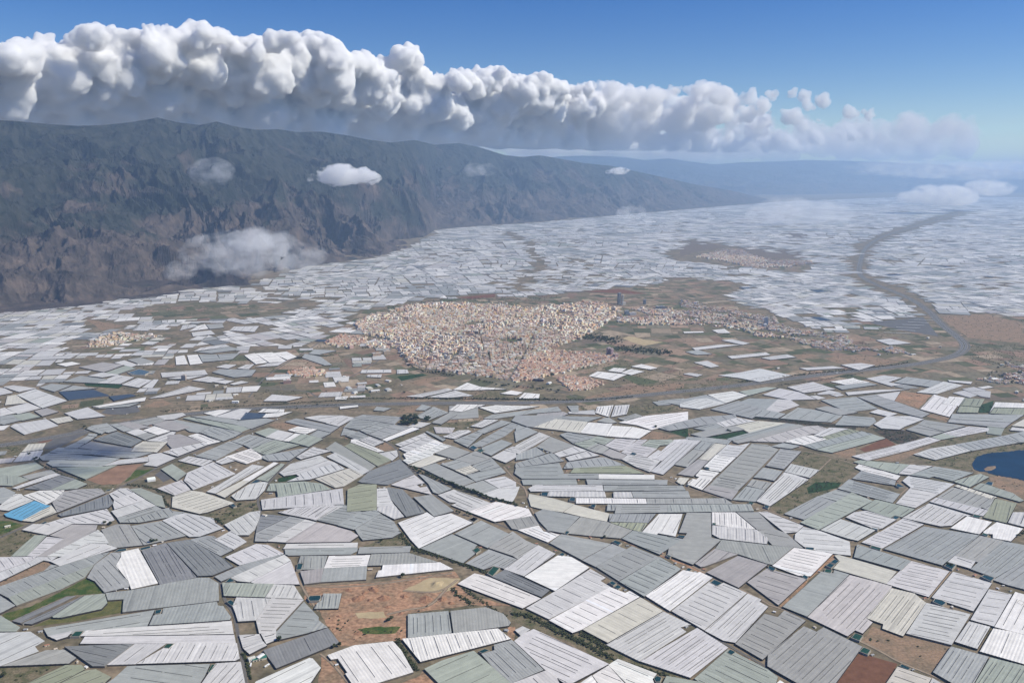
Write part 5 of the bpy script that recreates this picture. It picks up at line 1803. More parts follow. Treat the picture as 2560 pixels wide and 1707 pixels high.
def along(sheet, P, n, jit):
    P = [src(sheet, *p) for p in P]; L = [0]
    for i in range(len(P)-1): L.append(L[-1]+math.dist(P[i], P[i+1]))
    for k in range(n):
        t = (k+random.uniform(.2, .8))/n*L[-1]
        i = max(j for j in range(len(L)-1) if L[j] <= t); u = (t-L[i])/(L[i+1]-L[i])
        yield P[i][0]+(P[i+1][0]-P[i][0])*u+random.gauss(0, jit), P[i][1]+(P[i+1][1]-P[i][1])*u+random.gauss(0, jit*.6)
for px, py in along('U2', [(900,690),(1000,750),(1230,850),(1560,970),(1750,1040),(2000,1140),(2349,1230)], 74, 1.6):
    tree(px, py, 1.15, '', 'trees of the long windbreak', 'dark green tree in the long curving windbreak row between greenhouses')
for i in range(26):
    px, py = src('U2', random.uniform(780, 1020), random.uniform(20, 125)); tree(px, py, 1.9, '', 'trees of the dark clump', 'big dark tree in the clump among grey greenhouses above the zigzag white one')
for i in range(8):
    px, py = src('U2', random.uniform(1070, 1180), random.uniform(30, 80)); tree(px, py, 1.7, '', 'trees of the round clump', 'dark tree in the small round clump right of the big dark clump')
for px, py in [src('B0', 960, 110), src('B0', 1410, 275), src('B0', 1390, 285), src('B0', 1435, 270), src('B1', 215, 1185), src('B0', 1015, 115), src('B1', 770, 1230), src('B1', 715, 1245), src('B1', 1215, 1000), src('B1', 1240, 990), src('B1', 1145, 275), src('B1', 1345, 595), src('U0', 1345, 265), src('U0', 1360, 262), src('U0', 470, 600), src('U0', 500, 590), src('U0', 540, 620), src('U0', 400, 530), src('U0', 1150, 160), src('U0', 1180, 180), src('U4', 600, 215), src('U4', 630, 220), src('U3', 1905, 165), src('U2', 1540, 1320), src('U2', 1580, 1330), src('U2', 1680, 1345), src('U2', 1720, 1360), src('U1', 600, 1430), src('U1', 640, 1460), src('U1', 930, 1230), src('U1', 1110, 1240), src('B0', 30, 1510), src('B2', 850, 240), src('B3', 1650, 485), src('B3', 1680, 500), src('B3', 2290, 225), src('B3', 2330, 210), src('B3', 2350, 190), src('M0', 1755, 512), src('M0', 1790, 545), src('M0', 1830, 550), src('M0', 2030, 720), src('M0', 2090, 755), src('M0', 1400, 675), src('M0', 2170, 690), src('M1', 2130, 620), src('M1', 1940, 690), src('M1', 440, 775)]:
    tree(px, py, 1.2, 'lone dark green tree')
for px, py in along('M1', [(430,520),(480,590),(560,630),(700,645),(780,660)], 34, 1.2): tree(px, py, 1.3, '', 'avenue trees at the corner of town', 'dark avenue tree along the lower left edge of the town', TLM)
for px, py in along('M1', [(480,812),(800,815),(1300,820),(1480,818)], 40, .8): tree(px, py, 1.0, '', 'shrubs along the motorway', 'dark bush in the hedge line along the motorway below town')
for px, py in along('M1', [(900,680),(1100,720),(1350,745),(1500,770)], 26, 3): tree(px, py, 1.3, '', 'trees beside the slip road', 'dark tree beside the slip road below the town')

# ---- scrub, hedges and town greenery one could not count ----
sb = MB()
def inpoly(P, x, y):
    c = False
    for i in range(len(P)):
        a, b = P[i], P[i-1]
        if (a[1] > y) != (b[1] > y) and x < (b[0]-a[0])*(y-a[1])/(b[1]-a[1])+a[0]: c = not c
    return c
GX = {'scrub': .0024, 'ravine': .007, 'grassd': .006, 'orange': .00015, 'dirt': .0008}
for kind, ip, A in scrub_spots:
    x0 = min(p[0] for p in ip); x1 = max(p[0] for p in ip); y0 = min(p[1] for p in ip); y1 = max(p[1] for p in ip)
    n = int(min(900, A*GX[kind])); dens = 1.0
    if ip[0][1] > 1500 and 1280 < ip[0][0] < 1700: n = 1500
    for _ in range(n*2):
        px, py = random.uniform(x0, x1), random.uniform(y0, y1)
        if not inpoly(ip, px, py): continue
        x, y = at(px, py)
        if noise.noise(Vector((x/45, y/45, 0))) < (-.05 if kind != 'ravine' else -.3): continue
        s_ = random.uniform(1.0, 3.0)
        leaf_blob(sb, x, y, s_*.7, s_*1.1, s_*.7, 9, .55*s_)
def belt(sheet, P, n, wid, s0, s1):
    for px, py in along(sheet, P, n, wid):
        x, y = at(px, py); s_ = random.uniform(s0, s1); leaf_blob(sb, x, y, s_*.8, s_*1.1, s_*.8, 12, .5*s_)
belt('B1', [(1320,190),(1400,290),(1440,340),(1700,410),(1900,480),(2050,530),(2180,580)], 420, 3.2, 1.5, 3.5)
belt('B1', [(1290,1170),(1340,1260),(1420,1380),(1480,1450)], 160, 3.5, 1.5, 3.2)
belt('B1', [(1800,700),(1850,760),(1990,850)], 90, 4, 1.5, 3)
belt('B1', [(1900,700),(2150,870),(2300,960)], 120, 3, 1.2, 2.6)
belt('B2', [(0,930),(160,960),(330,1040),(540,1150),(900,1330)], 330, 5, 1.5, 3.5)
belt('B2', [(640,1110),(760,1180),(870,1260)], 160, 5, 1.2, 3)
belt('B2', [(900,1340),(1170,1420),(1400,1500),(1640,1560)], 150, 2, 1.2, 2.6)
belt('U0', [(450,580),(600,690),(760,760),(900,830),(1150,890)], 130, 2, 1.5, 3)
belt('U0', [(1750,940),(2000,960),(2200,1030),(2349,1080)], 120, 2.5, 1.5, 3)
belt('U0', [(2210,1090),(2260,1200),(2349,1260)], 80, 3, 1.5, 3)
belt('U1', [(600,1400),(700,1480)], 40, 2, 1.5, 3)
belt('U4', [(890,20),(1300,50),(1800,110),(2349,150)], 240, 2, 1.2, 2.6)
belt('U5', [(0,140),(260,170),(650,195)], 90, 1.5, 1.2, 2.6)
belt('U5', [(880,540),(1120,600),(1400,530),(1640,480),(1900,420),(2349,370)], 240, 2.5, 1.5, 3.2)
belt('M2', [(640,1210),(900,1180),(1200,1130)], 160, 1.2, 1.8, 3)
belt('M1', [(1640,360),(1700,390),(1800,400),(1900,420)], 260, 7, 4, 7)
belt('M1', [(1890,470),(2050,480),(2180,490),(2260,500)], 260, 6, 4, 7)
belt('M1', [(1380,640),(1460,650)], 60, 3, 3, 5)
belt('M1', [(1000,480),(1300,470),(1560,430)], 60, 2, 3, 4.5)
belt('M1', [(1500,110),(1100,125),(700,140),(300,200)], 160, 5, 3, 5)
belt('B0', [(2240,1300),(2270,1400),(2300,1530)], 130, 1.5, 1.5, 3)
belt('M1', [(0,812),(600,812),(1300,818),(1700,822),(2000,800)], 330, 1.0, 2.5, 4.5)
belt('M2', [(380,1190),(900,1130),(1400,1080),(1500,1060)], 260, 1.4, 2.5, 4.5)
belt('M0', [(1100,735),(1600,700),(2350,660)], 160, 1.2, 2, 4)
belt('M0', [(1600,745),(2000,700),(2350,690)], 90, 1.5, 1.5, 3)
for zone, n in ((core, 900), (terr, 300), (subs, 900)):
    ys, xs = np.nonzero(zone)
    for _ in range(n):
        k = random.randrange(len(xs)); px, py = (xs[k]-50+random.random())*MS, (ys[k]+random.random())*MS; x, y = at(px, py)
        if noise.noise(Vector((x/180, y/180, 5))) < .12: continue
        s_ = random.uniform(3, 5.5); leaf_blob(sb, x, y, s_*.8, s_*1.3, s_*.8, 10, .55*s_)
for _ in range(1300):
    px, py = random.uniform(0, 2560), random.uniform(700, 1010)
    if look(occ, px, py) and not look(patch_occ, px, py): continue
    x, y = at(px, py)
    if noise.noise(Vector((x/300, y/300, 1))) < .1: continue
    s_ = random.uniform(2.5, 4.5); leaf_blob(sb, x, y, s_*.7, s_*1.3, s_*.7, 8, .6*s_)
o = sb.build('scrub', [m_leaf2]); tag(o, 'dark olive scrub, hedges and garden greenery scattered over ravines and waste ground', 'scrub', kind='stuff')

# ================= vehicles on the roads =================
m_paint = mat('lorry_white', (.75, .75, .74), 0.4, 0.05); m_dark = mat('tyre_black', (.03, .03, .03), 0.8, 0.1)
def lorry(px, py, label, L=14):
    x, y = at(px, py); best = min(range(len(HW)-1), key=lambda i: math.dist(HW[i], (x, y))); a, b = HW[best], HW[best+1]; dx, dy = b[0]-a[0], b[1]-a[1]; LL = math.hypot(dx, dy); ang = math.atan2(dy, dx)
    sgn = 1 if random.random() < .5 else -1; x = (a[0]+b[0])/2-dy/LL*10*sgn; y = (a[1]+b[1])/2+dx/LL*10*sgn
    root = empty('lorry', (x, y, .75)); root.rotation_euler = (0, 0, ang); tag(root, label, 'lorry', 'lorries on the motorway')
    b = MB(); b.box(-1.5, 0, 1.1, 4.1, L-3.4, 2.6); b.build('trailer', [m_paint], root)
    b = MB(); b.box(L/2-1.7, 0, .9, 3.6, 2.4, 2.5); b.build('cab', [m_paint], root)
    for wx in (-L/2+1.5, -L/2+3.2, L/2-1.6):
        for wy in (-1.1, 1.1):
            b = MB(); n = 10
            for i in range(n):
                p, q = i/n*2*math.pi, (i+1)/n*2*math.pi
                b.face([(wx+math.cos(p)*.5, wy-.2, .5+math.sin(p)*.5), (wx+math.cos(q)*.5, wy-.2, .5+math.sin(q)*.5), (wx+math.cos(q)*.5, wy+.2, .5+math.sin(q)*.5), (wx+math.cos(p)*.5, wy+.2, .5+math.sin(p)*.5)])
            for yy in (wy-.2, wy+.2): b.face([(wx+math.cos(i/n*6.283)*.5, yy, .5+math.sin(i/n*6.283)*.5) for i in range(n)])
            b.build('wheel', [m_dark], root)
lorry(*src('U0', 1320, 85), 'white lorry on the motorway in the lower left, the nearest lorry')
lorry(*src('M0', 660, 808), 'white lorry on the motorway right of the nearest one')
lorry(*src('M0', 1350, 722), 'white lorry on the motorway left of the interchange')
lorry(*src('M1', 1300, 825), 'white lorry on the motorway straight below the town')
lorry(*src('M2', 660, 1185), 'white lorry on the motorway right of the town')
lorry(*src('M2', 1035, 1140), 'white lorry near the motorway bend on the right')
lorry(*src('M2', 1690, 800), 'white lorry on the far leg of the motorway beyond the bend')
# ================= mountains =================
def perlin2(x, y, seed=0):
    r_ = np.random.default_rng(seed); perm = r_.permutation(256); perm = np.concatenate([perm, perm, perm])
    ga = r_.random(256)*2*np.pi; gx, gy = np.cos(ga), np.sin(ga)
    xi = np.floor(x).astype(int); yi = np.floor(y).astype(int); xf = x-xi; yf = y-yi
    u = xf**3*(xf*(xf*6-15)+10); v = yf**3*(yf*(yf*6-15)+10)
    def gr(ix, iy, dx, dy):
        h = perm[(perm[ix & 255]+(iy & 255)) & 511] & 255
        return gx[h]*dx+gy[h]*dy
    a = gr(xi, yi, xf, yf); b = gr(xi+1, yi, xf-1, yf); c = gr(xi, yi+1, xf, yf-1); d = gr(xi+1, yi+1, xf-1, yf-1)
    return (a+(b-a)*u)+((c+(d-c)*u)-(a+(b-a)*u))*v
def fbm(x, y, o_=5, seed=0, ridged=False):
    s = 0; a = 1; t = 0
    for k in range(o_):
        n_ = perlin2(x*2**k+k*17.3, y*2**k-k*9.1, seed+k)*1.5
        n_ = (1-np.abs(n_)*2) if ridged else n_
        s = s+a*n_; t += a; a *= .52
    return s/t
def disp(xs): return np.array(xs, dtype=float)/0.91875
RIDGE = [(-500,300),(-200,285),(0,276),(60,279),(130,286),(200,290),(260,288),(320,281),(378,271),(420,281),(470,288),(510,280),(550,291),(600,299),(645,297),(690,304),(745,303),(800,311),(850,321),(900,328),(955,322),(1000,333),(1055,329),(1100,338),(1160,357),(1200,361),(1240,357),(1290,366),(1340,375),(1400,381),(1450,392),(1520,407),(1600,425),(1680,438),(1740,452),(1790,466),(1900,480),(2900,480)]
FAR = [(900,395),(1150,375),(1280,360),(1340,358),(1420,360),(1480,368),(1535,364),(1580,371),(1640,378),(1700,373),(1790,371),(1850,368),(1950,370),(2060,374),(2160,378),(2260,388),(2400,396),(2900,402)]
def terrain(name, foot, ridge, ext, nx, nt, pxr, spur, seed, amp=1.0, tmax=1.9, footadj=0):
    px = np.linspace(pxr[0], pxr[1], nx)
    fy = np.interp(px*.91875, [p[0] for p in foot], [p[1] for p in foot])/.91875
    ry = np.interp(px*.91875, [p[0] for p in ridge], [p[1] for p in ridge])/.91875
    dx = (px-1280)/FOC
    def dirs(py):
        y = (853.5-py)/FOC; Y = cp+y*sp_; Z = -sp_+y*cp
        return Y, Z
    Yf, Zf = dirs(fy); Yr, Zr = dirs(ry)
    r0 = CAMZ/np.maximum(-Zf/np.hypot(dx, Yf), 0.018)
    r1 = r0+np.interp(px*.91875, [p[0] for p in ext], [p[1] for p in ext])
    H = CAMZ+Zr/np.hypot(dx, Yr)*r1
    H = np.maximum(H, -60)
    az = np.arctan2(dx, 0.5*(Yf+Yr))
    t = np.concatenate([[-.03], np.linspace(0, 1, nt)**1.0, np.linspace(1, tmax, nt//4+1)[1:]])
    T, AZ = np.meshgrid(t, az, indexing='xy')
    r = r0[:, None]+(r1-r0)[:, None]*T
    X = np.sin(AZ)*r; Y = np.cos(AZ)*r
    up = np.where(T <= 1, (.25*np.clip(T, 0, 1)+.75*np.clip(T, 0, 1)**2.0), np.maximum(0, 1-(T-1)*.75))
    # spurs and gullies run down the slope: squeeze the noise across it
    rx, ry_ = X*math.cos(.52)+Y*math.sin(.52), -X*math.sin(.52)+Y*math.cos(.52)   # along / across the range
    wx = rx+fbm(X/2600, Y/2600, 3, seed+40)*1500; wy = ry_+fbm(X/2600, Y/2600, 3, seed+50)*1500
    n1 = fbm(wx/spur, wy/(spur*1.9), 6, seed, True)
    n2 = fbm(X/650, Y/650, 5, seed+9, True)
    n3 = fbm(X/190, Y/190, 3, seed+19, True)
    env = np.clip(T, 0, 1)**.36*np.clip((1.12-T)/.6, .10, 1)
    Hs = np.maximum(H, 0)[:, None]
    Z = Hs*up+env*amp*Hs*(.52*(n1-.35))+env*amp*(190*(n2-.3)+55*(n3-.3))*np.clip(Hs/900, .1, 1)
    # keep the skyline where it belongs
    zmax = CAMZ+(Zr/np.hypot(dx, Yr))[:, None]*r
    Z = np.where(Z > zmax-4, zmax-4-(Z-zmax)*.25+0*Z, Z)
    Z = np.where(T < 0, -40, Z); Z = np.where(np.abs(T-1) < 1e-9, H[:, None], Z)
    Z = np.where(T == 0, -3, Z)
    n_, mm = X.shape
    V = np.stack([X, Y, Z], -1).reshape(-1, 3)
    idx = np.arange(n_*mm).reshape(n_, mm)
    F = np.stack([idx[:-1, :-1], idx[1:, :-1], idx[1:, 1:], idx[:-1, 1:]], -1).reshape(-1, 4)
    me = bpy.data.meshes.new(name); me.vertices.add(len(V)); me.vertices.foreach_set('co', V.astype(np.float32).ravel())
    me.loops.add(F.size); me.loops.foreach_set('vertex_index', F[:, ::-1].ravel().astype(np.int32))
    me.polygons.add(len(F)); me.polygons.foreach_set('loop_start', np.arange(0, F.size, 4, dtype=np.int32)); me.polygons.foreach_set('loop_total', np.full(len(F), 4, dtype=np.int32))
    me.polygons.foreach_set('use_smooth', np.zeros(len(F), dtype=bool)); me.update(); me.validate()
    me.materials.append(m_mtn)
    o = bpy.data.objects.new(name, me); link(o); tag(o, kind='structure'); return o
def mountain_mat():
    m = bpy.data.materials.new('mountain_slope'); m.use_nodes = True; n = m.node_tree.nodes; l = m.node_tree.links; b = n['Principled BSDF']
    b.inputs['Roughness'].default_value = .95; b.inputs['Specular IOR Level'].default_value = .1
    geo = n.new('ShaderNodeNewGeometry'); sep = n.new('ShaderNodeSeparateXYZ'); l.new(geo.outputs['Position'], sep.inputs[0])
    nz = n.new('ShaderNodeTexNoise'); nz.inputs['Scale'].default_value = .0008; nz.inputs['Detail'].default_value = 9; nz.inputs['Roughness'].default_value = .66; l.new(geo.outputs['Position'], nz.inputs['Vector'])
    # woods start above ~500 m, with a ragged edge
    mh = n.new('ShaderNodeMapRange'); mh.inputs[1].default_value = 150; mh.inputs[2].default_value = 1500; l.new(sep.outputs['Z'], mh.inputs[0])
    ad = n.new('ShaderNodeMath'); ad.operation = 'ADD'; l.new(mh.outputs[0], ad.inputs[0])
    sc_ = n.new('ShaderNodeMapRange'); sc_.inputs[1].default_value = .3; sc_.inputs[2].default_value = .7; sc_.inputs[3].default_value = -.75; sc_.inputs[4].default_value = .75; l.new(nz.outputs['Fac'], sc_.inputs[0]); l.new(sc_.outputs[0], ad.inputs[1])
    th = n.new('ShaderNodeMapRange'); th.inputs[1].default_value = .35; th.inputs[2].default_value = .62; l.new(ad.outputs[0], th.inputs[0])
    nb = n.new('ShaderNodeTexNoise'); nb.inputs['Scale'].default_value = .0045; nb.inputs['Detail'].default_value = 8; nb.inputs['Roughness'].default_value = .7; l.new(geo.outputs['Position'], nb.inputs['Vector'])
    rk = n.new('ShaderNodeValToRGB'); e = rk.color_ramp.elements; e[0].position = .32; e[0].color = (.035, .029, .026, 1); e[1].position = .72; e[1].color = (.165, .125, .10, 1)
    e2 = rk.color_ramp.elements.new(.5); e2.color = (.075, .061, .053, 1); l.new(nb.outputs['Fac'], rk.inputs[0])
    gk = n.new('ShaderNodeValToRGB'); e = gk.color_ramp.elements; e[0].position = .35; e[0].color = (.010, .015, .010, 1); e[1].position = .68; e[1].color = (.055, .056, .045, 1); l.new(nb.outputs['Fac'], gk.inputs[0])
    mx = n.new('ShaderNodeMix'); mx.data_type = 'RGBA'; l.new(th.outputs[0], mx.inputs['Factor']); l.new(rk.outputs[0], mx.inputs['A']); l.new(gk.outputs[0], mx.inputs['B'])
    l.new(mx.outputs['Result'], b.inputs['Base Color'])
    bp = n.new('ShaderNodeBump'); bp.inputs['Distance'].default_value = 60; bp.inputs['Strength'].default_value = .6; l.new(nb.outputs['Fac'], bp.inputs['Height']); l.new(bp.outputs[0], b.inputs['Normal'])
    return m
m_mtn = mountain_mat()
EXT = [(-500, 6500), (0, 6800), (400, 7200), (900, 7000), (1200, 6500), (1450, 6000), (1700, 4500), (1900, 4000)]
terrain('mountains', FOOT, RIDGE, EXT, 900, 210, (-330, 2120), 1700, 3)
FOOT2 = [(900,455),(1300,452),(1700,450),(1900,446),(2100,440),(2400,432),(2900,428)]
terrain('far_hills', FOOT2, FAR, [(0, 20000), (3000, 24000)], 420, 70, (1000, 2900), 4200, 23, .8, 1.4)
# low foothill in front of the range, left
FH_F = [(-500,760),(0,719),(200,699),(260,690),(440,668),(470,662),(480,640),(3000,640)]
FH_R = [(-500,690),(-100,672),(0,668),(100,663),(200,664),(280,652),(360,650),(420,655),(465,664),(480,668),(3000,668)]
FOOT_H = [(-500,765),(0,722),(200,702),(300,690),(440,672),(475,662)]
terrain('foothills', FOOT_H, [(-500,690),(-100,668),(0,665),(100,655),(170,650),(250,648),(330,642),(400,645),(440,655),(475,663)], [(-500, 1300), (0, 1500), (300, 1300), (475, 400)], 260, 60, (-330, 516), 650, 55, 1.0, 1.9)
def px_to_world(px, py, r):
    dx, dy, dz = ray(px, py); k = r/math.hypot(dx, dy)
    return dx*k, dy*k, CAMZ+dz*k
CT = [(-300,120),(0,108),(60,95),(110,80),(150,92),(180,65),(215,45),(250,52),(290,66),(340,58),(385,50),(430,60),(485,57),(520,78),(560,90),(600,82),(645,66),(690,72),(742,64),(768,104),(820,122),(870,126),(905,102),(945,106),(968,150),(985,168),(1030,163),(1080,158),(1150,150),(1200,172),(1250,170),(1300,192),(1345,185),(1400,181),(1450,198),(1530,198),(1600,186),(1660,194),(1750,208),(1810,200),(1880,216),(1950,240),(2050,262),(2150,285)]
CB = [(-300,300),(300,305),(700,318),(1000,335),(1200,352),(1500,355),(1800,350),(2150,345)]
CD = [(-300,25000),(0,25000),(700,29000),(1200,38000),(1800,50000),(2150,56000)]
ip_ = lambda T, x: float(np.interp(x, [p[0] for p in T], [p[1] for p in T]))
crng = random.Random(5)
puffs = []
BASE = 2560.0
def puff(dxp, dyp, r, rad_px, sq=1):
    px, py = dxp/.91875, dyp/.91875
    x, y, z = px_to_world(px, py, r); R_ = rad_px/.91875/FOC*r
    if z-R_*.5 < BASE: z = BASE+R_*.5
    puffs.append((x, y, z, R_))
def build_puffs():
    xs = -300
    while xs < 2000:
        top = ip_(CT, xs); bot = ip_(CB, xs); D_ = ip_(CD, xs); thick = bot-top; fade = 1 if xs < 1450 else max(.12, 1-(xs-1450)/560)
        # edge puffs
        for _ in range(3):
            if crng.random() > fade*1.15: continue
            r_ = crng.choice((9, 15, 24))*crng.uniform(.8, 1.2)*(1 if xs < 1300 else .75 if xs < 1700 else .6)
            x_ = xs+crng.uniform(-14, 14)
            puff(x_, ip_(CT, x_)+r_*1.3, D_*crng.uniform(.97, 1.1), r_)
        # body
        for k in range(11):
            f = crng.random()**.8
            r_ = crng.choice((15, 22, 30, 42))*crng.uniform(.8, 1.2)*(1 if xs < 1300 else .7 if xs < 1650 else .5)*min(1.1, thick/190)
            y_ = top+r_*1.5+f*(thick-r_*1.7)
            if crng.random() > fade*(1 if f < .5 else .8): continue
            # lower puffs hang farther away under the flat base
            puff(xs+crng.uniform(-20, 20), y_, D_*(1.0+.12*f+.06*crng.random()), r_)
        xs += 15
    return puffs
build_puffs()

def hull_mesh(name, pts, voxel, grow=1.0):
    """one closed, billowing skin round a cluster of puffs"""
    me = bpy.data.meshes.new(name); me.vertices.add(len(pts)); me.vertices.foreach_set('co', np.array([p[:3] for p in pts], dtype=np.float32).ravel())
    a = me.attributes.new('rad', 'FLOAT', 'POINT'); a.data.foreach_set('value', np.array([p[3]*grow for p in pts], dtype=np.float32))
    o = bpy.data.objects.new(name, me); link(o)
    ng = bpy.data.node_groups.new(name+'_nodes', 'GeometryNodeTree')
    ng.interface.new_socket('Geometry', in_out='INPUT', socket_type='NodeSocketGeometry'); ng.interface.new_socket('Geometry', in_out='OUTPUT', socket_type='NodeSocketGeometry')
    gi = ng.nodes.new('NodeGroupInput'); go = ng.nodes.new('NodeGroupOutput')
    m2p = ng.nodes.new('GeometryNodeMeshToPoints'); p2v = ng.nodes.new('GeometryNodePointsToVolume'); p2v.resolution_mode = 'VOXEL_SIZE'
    at_ = ng.nodes.new('GeometryNodeInputNamedAttribute'); at_.data_type = 'FLOAT'; at_.inputs['Name'].default_value = 'rad'
    ng.links.new(gi.outputs[0], m2p.inputs['Mesh']); ng.links.new(at_.outputs['Attribute'], m2p.inputs['Radius'])
    ng.links.new(m2p.outputs[0], p2v.inputs['Points']); ng.links.new(at_.outputs['Attribute'], p2v.inputs['Radius'])
    p2v.inputs['Density'].default_value = 1.0; p2v.inputs['Voxel Size'].default_value = voxel
    v2m = ng.nodes.new('GeometryNodeVolumeToMesh'); ng.links.new(p2v.outputs[0], v2m.inputs['Volume']); v2m.inputs['Threshold'].default_value = .1; ng.links.new(v2m.outputs[0], go.inputs[0])
    md = o.modifiers.new('skin', 'NODES'); md.node_group = ng
    dg = bpy.context.evaluated_depsgraph_get(); r_ = bpy.data.meshes.new_from_object(o.evaluated_get(dg)); bpy.data.objects.remove(o)
    r_.name = name
    # drop inner bubbles and crumbs: keep only the larger connected skins
    nv = len(r_.vertices); ed = np.empty(len(r_.edges)*2, dtype=np.int32); r_.edges.foreach_get('vertices', ed); ed = ed.reshape(-1, 2); lab = np.arange(nv)
    for _ in range(400):
        m_ = np.minimum(lab[ed[:, 0]], lab[ed[:, 1]]); n_ = lab.copy(); np.minimum.at(n_, ed[:, 0], m_); np.minimum.at(n_, ed[:, 1], m_); n_ = n_[n_]; n_ = n_[n_]
        if (n_ == lab).all(): break
        lab = n_
    u, inv, cnt = np.unique(lab, return_inverse=True, return_counts=True); bad = cnt[inv] < max(60, .002*nv)
    if bad.any():
        bm = bmesh.new(); bm.from_mesh(r_); bm.verts.ensure_lookup_table(); bmesh.ops.delete(bm, geom=[bm.verts[i] for i in np.nonzero(bad)[0]], context='VERTS'); bm.to_mesh(r_); bm.free()
    return r_
def noise3(co, f, seed):
    x, y, z = co[:, 0]*f+seed*7.7, co[:, 1]*f-seed*3.3, co[:, 2]*f+seed
    return (perlin2(x+z*.7, y-z*.45, seed)+perlin2(y+x*.31, z*1.1-x*.5, seed+3)+perlin2(z+y*.23, x-y*.37, seed+5))/1.6
def cloud_obj(name, pts, voxel, dens, disp_=(), grow=1.0, floor=None, wisp=0, cut=(.40, .64), srate=.25, gain=2.2):
    me = hull_mesh(name, pts, voxel, grow)
    n = len(me.vertices); co = np.empty(n*3, dtype=np.float32); me.vertices.foreach_get('co', co); co = co.reshape(-1, 3).astype(float)
    nr = np.empty(n*3, dtype=np.float32); me.vertices.foreach_get('normal', nr); nr = nr.reshape(-1, 3)
    for k, (lam, amp) in enumerate(disp_):
        nn = noise3(co, 1/lam, 11+k*5); nn = (np.abs(nn)*2-.45)
        co = co+nr*(nn*amp)[:, None]
    if floor is not None: co[:, 2] = np.where(co[:, 2] < floor, floor+(co[:, 2]-floor)*.15, co[:, 2])
    me.vertices.foreach_set('co', co.astype(np.float32).ravel()); me.update()
    if not wisp:      # re-skin: the displaced surface may cross itself
        t_ = bpy.data.objects.new('skin', me); link(t_); rm = t_.modifiers.new('r', 'REMESH'); rm.mode = 'VOXEL'; rm.voxel_size = voxel*.9; rm.adaptivity = 0
        dg = bpy.context.evaluated_depsgraph_get(); me2 = bpy.data.meshes.new_from_object(t_.evaluated_get(dg)); bpy.data.objects.remove(t_)
        if len(me2.polygons) > 100: me = me2; me.name = name
    m = bpy.data.materials.new(name+'_vapour'); m.use_nodes = True; nn_ = m.node_tree.nodes; nn_.remove(nn_['Principled BSDF'])
    v = nn_.new('ShaderNodeVolumePrincipled'); v.inputs['Color'].default_value = (1, 1, 1, 1); v.inputs['Density'].default_value = dens
    m.node_tree.links.new(v.outputs[0], nn_['Material Output'].inputs['Volume'])
    if wisp:
        geo = nn_.new('ShaderNodeNewGeometry'); mp = nn_.new('ShaderNodeMapping'); mp.inputs['Scale'].default_value = (.8/wisp, .8/wisp, 1.3/wisp)
        nz = nn_.new('ShaderNodeTexNoise'); nz.inputs['Scale'].default_value = 1; nz.inputs['Detail'].default_value = 6; nz.inputs['Roughness'].default_value = .62
        mr = nn_.new('ShaderNodeMapRange'); mr.inputs[1].default_value = cut[0]; mr.inputs[2].default_value = cut[1]; mr.inputs[3].default_value = 0; mr.inputs[4].default_value = dens*gain
        L_ = m.node_tree.links; L_.new(geo.outputs['Position'], mp.inputs['Vector']); L_.new(mp.outputs[0], nz.inputs['Vector']); L_.new(nz.outputs['Fac'], mr.inputs[0]); L_.new(mr.outputs[0], v.inputs['Density'])
        m.cycles.volume_step_rate = srate
    me.materials.clear(); me.materials.append(m)
    o = bpy.data.objects.new(name, me); link(o)
    print(name, len(me.polygons))
    return o
def sprout(pts, gens, seed, kmin):
    g_ = random.Random(seed); out = list(pts); cur = list(pts)
    for gen in range(gens):
        nx = []
        for (x, y, z, r_) in cur:
            if r_ < kmin: continue
            for _ in range(7 if gen == 0 else 5):
                a = g_.uniform(0, 6.283); e = g_.uniform(-.35, 1.3); q = r_*g_.uniform(.24, .46)
                dx, dy, dz = math.cos(a)*math.cos(e), math.sin(a)*math.cos(e), math.sin(e)
                if dy > .35: continue        # far side, never seen from the plain side of the bank
                nx.append((x+dx*r_*.88, y+dy*r_*.88, z+dz*r_*.88, q))
        out += nx; cur = nx
    return out
west = [p for p in puffs if proj(p[0], p[1], p[2])[0] < 1500]
east = [p for p in puffs if proj(p[0], p[1], p[2])[0] >= 1400]
cb = cloud_obj('cloud_bank', sprout(west, 2, 3, 230), 66, .012, ((1700, 270), (700, 160), (300, 115), (150, 60)), 1.0, 2500)
tag(cb, 'towering bright white left part of the cumulus bank above the mountain ridge', 'cloud bank')
cb = cloud_obj('cloud_bank', sprout(east, 2, 4, 300), 90, .0028, ((1700, 300), (700, 210), (300, 130)), 1.15, 2500)
tag(cb, 'lower hazier right end of the cumulus bank, thinning toward the right', 'cloud bank')
veil = []
for k in range(280):
    x_ = crng.uniform(980, 2230); t_ = (x_-1230)/1000; r_ = crng.uniform(12, 34)
    y_ = crng.uniform(298-40*max(0, (.55-abs(t_-.62))), 366)
    puffs.clear(); puff(x_, y_, crng.uniform(60000, 100000), r_); veil += puffs
cv = cloud_obj('cloud_veil', sprout(veil, 1, 6, 300), 240, .00050, ((1500, 420), (600, 200)), 1.0, 2500)
tag(cv, 'faint hazy veil of low cloud puffs under the right end of the bank', 'cloud veil')
sc.cycles.volume_bounces = 14; sc.cycles.max_bounces = 16
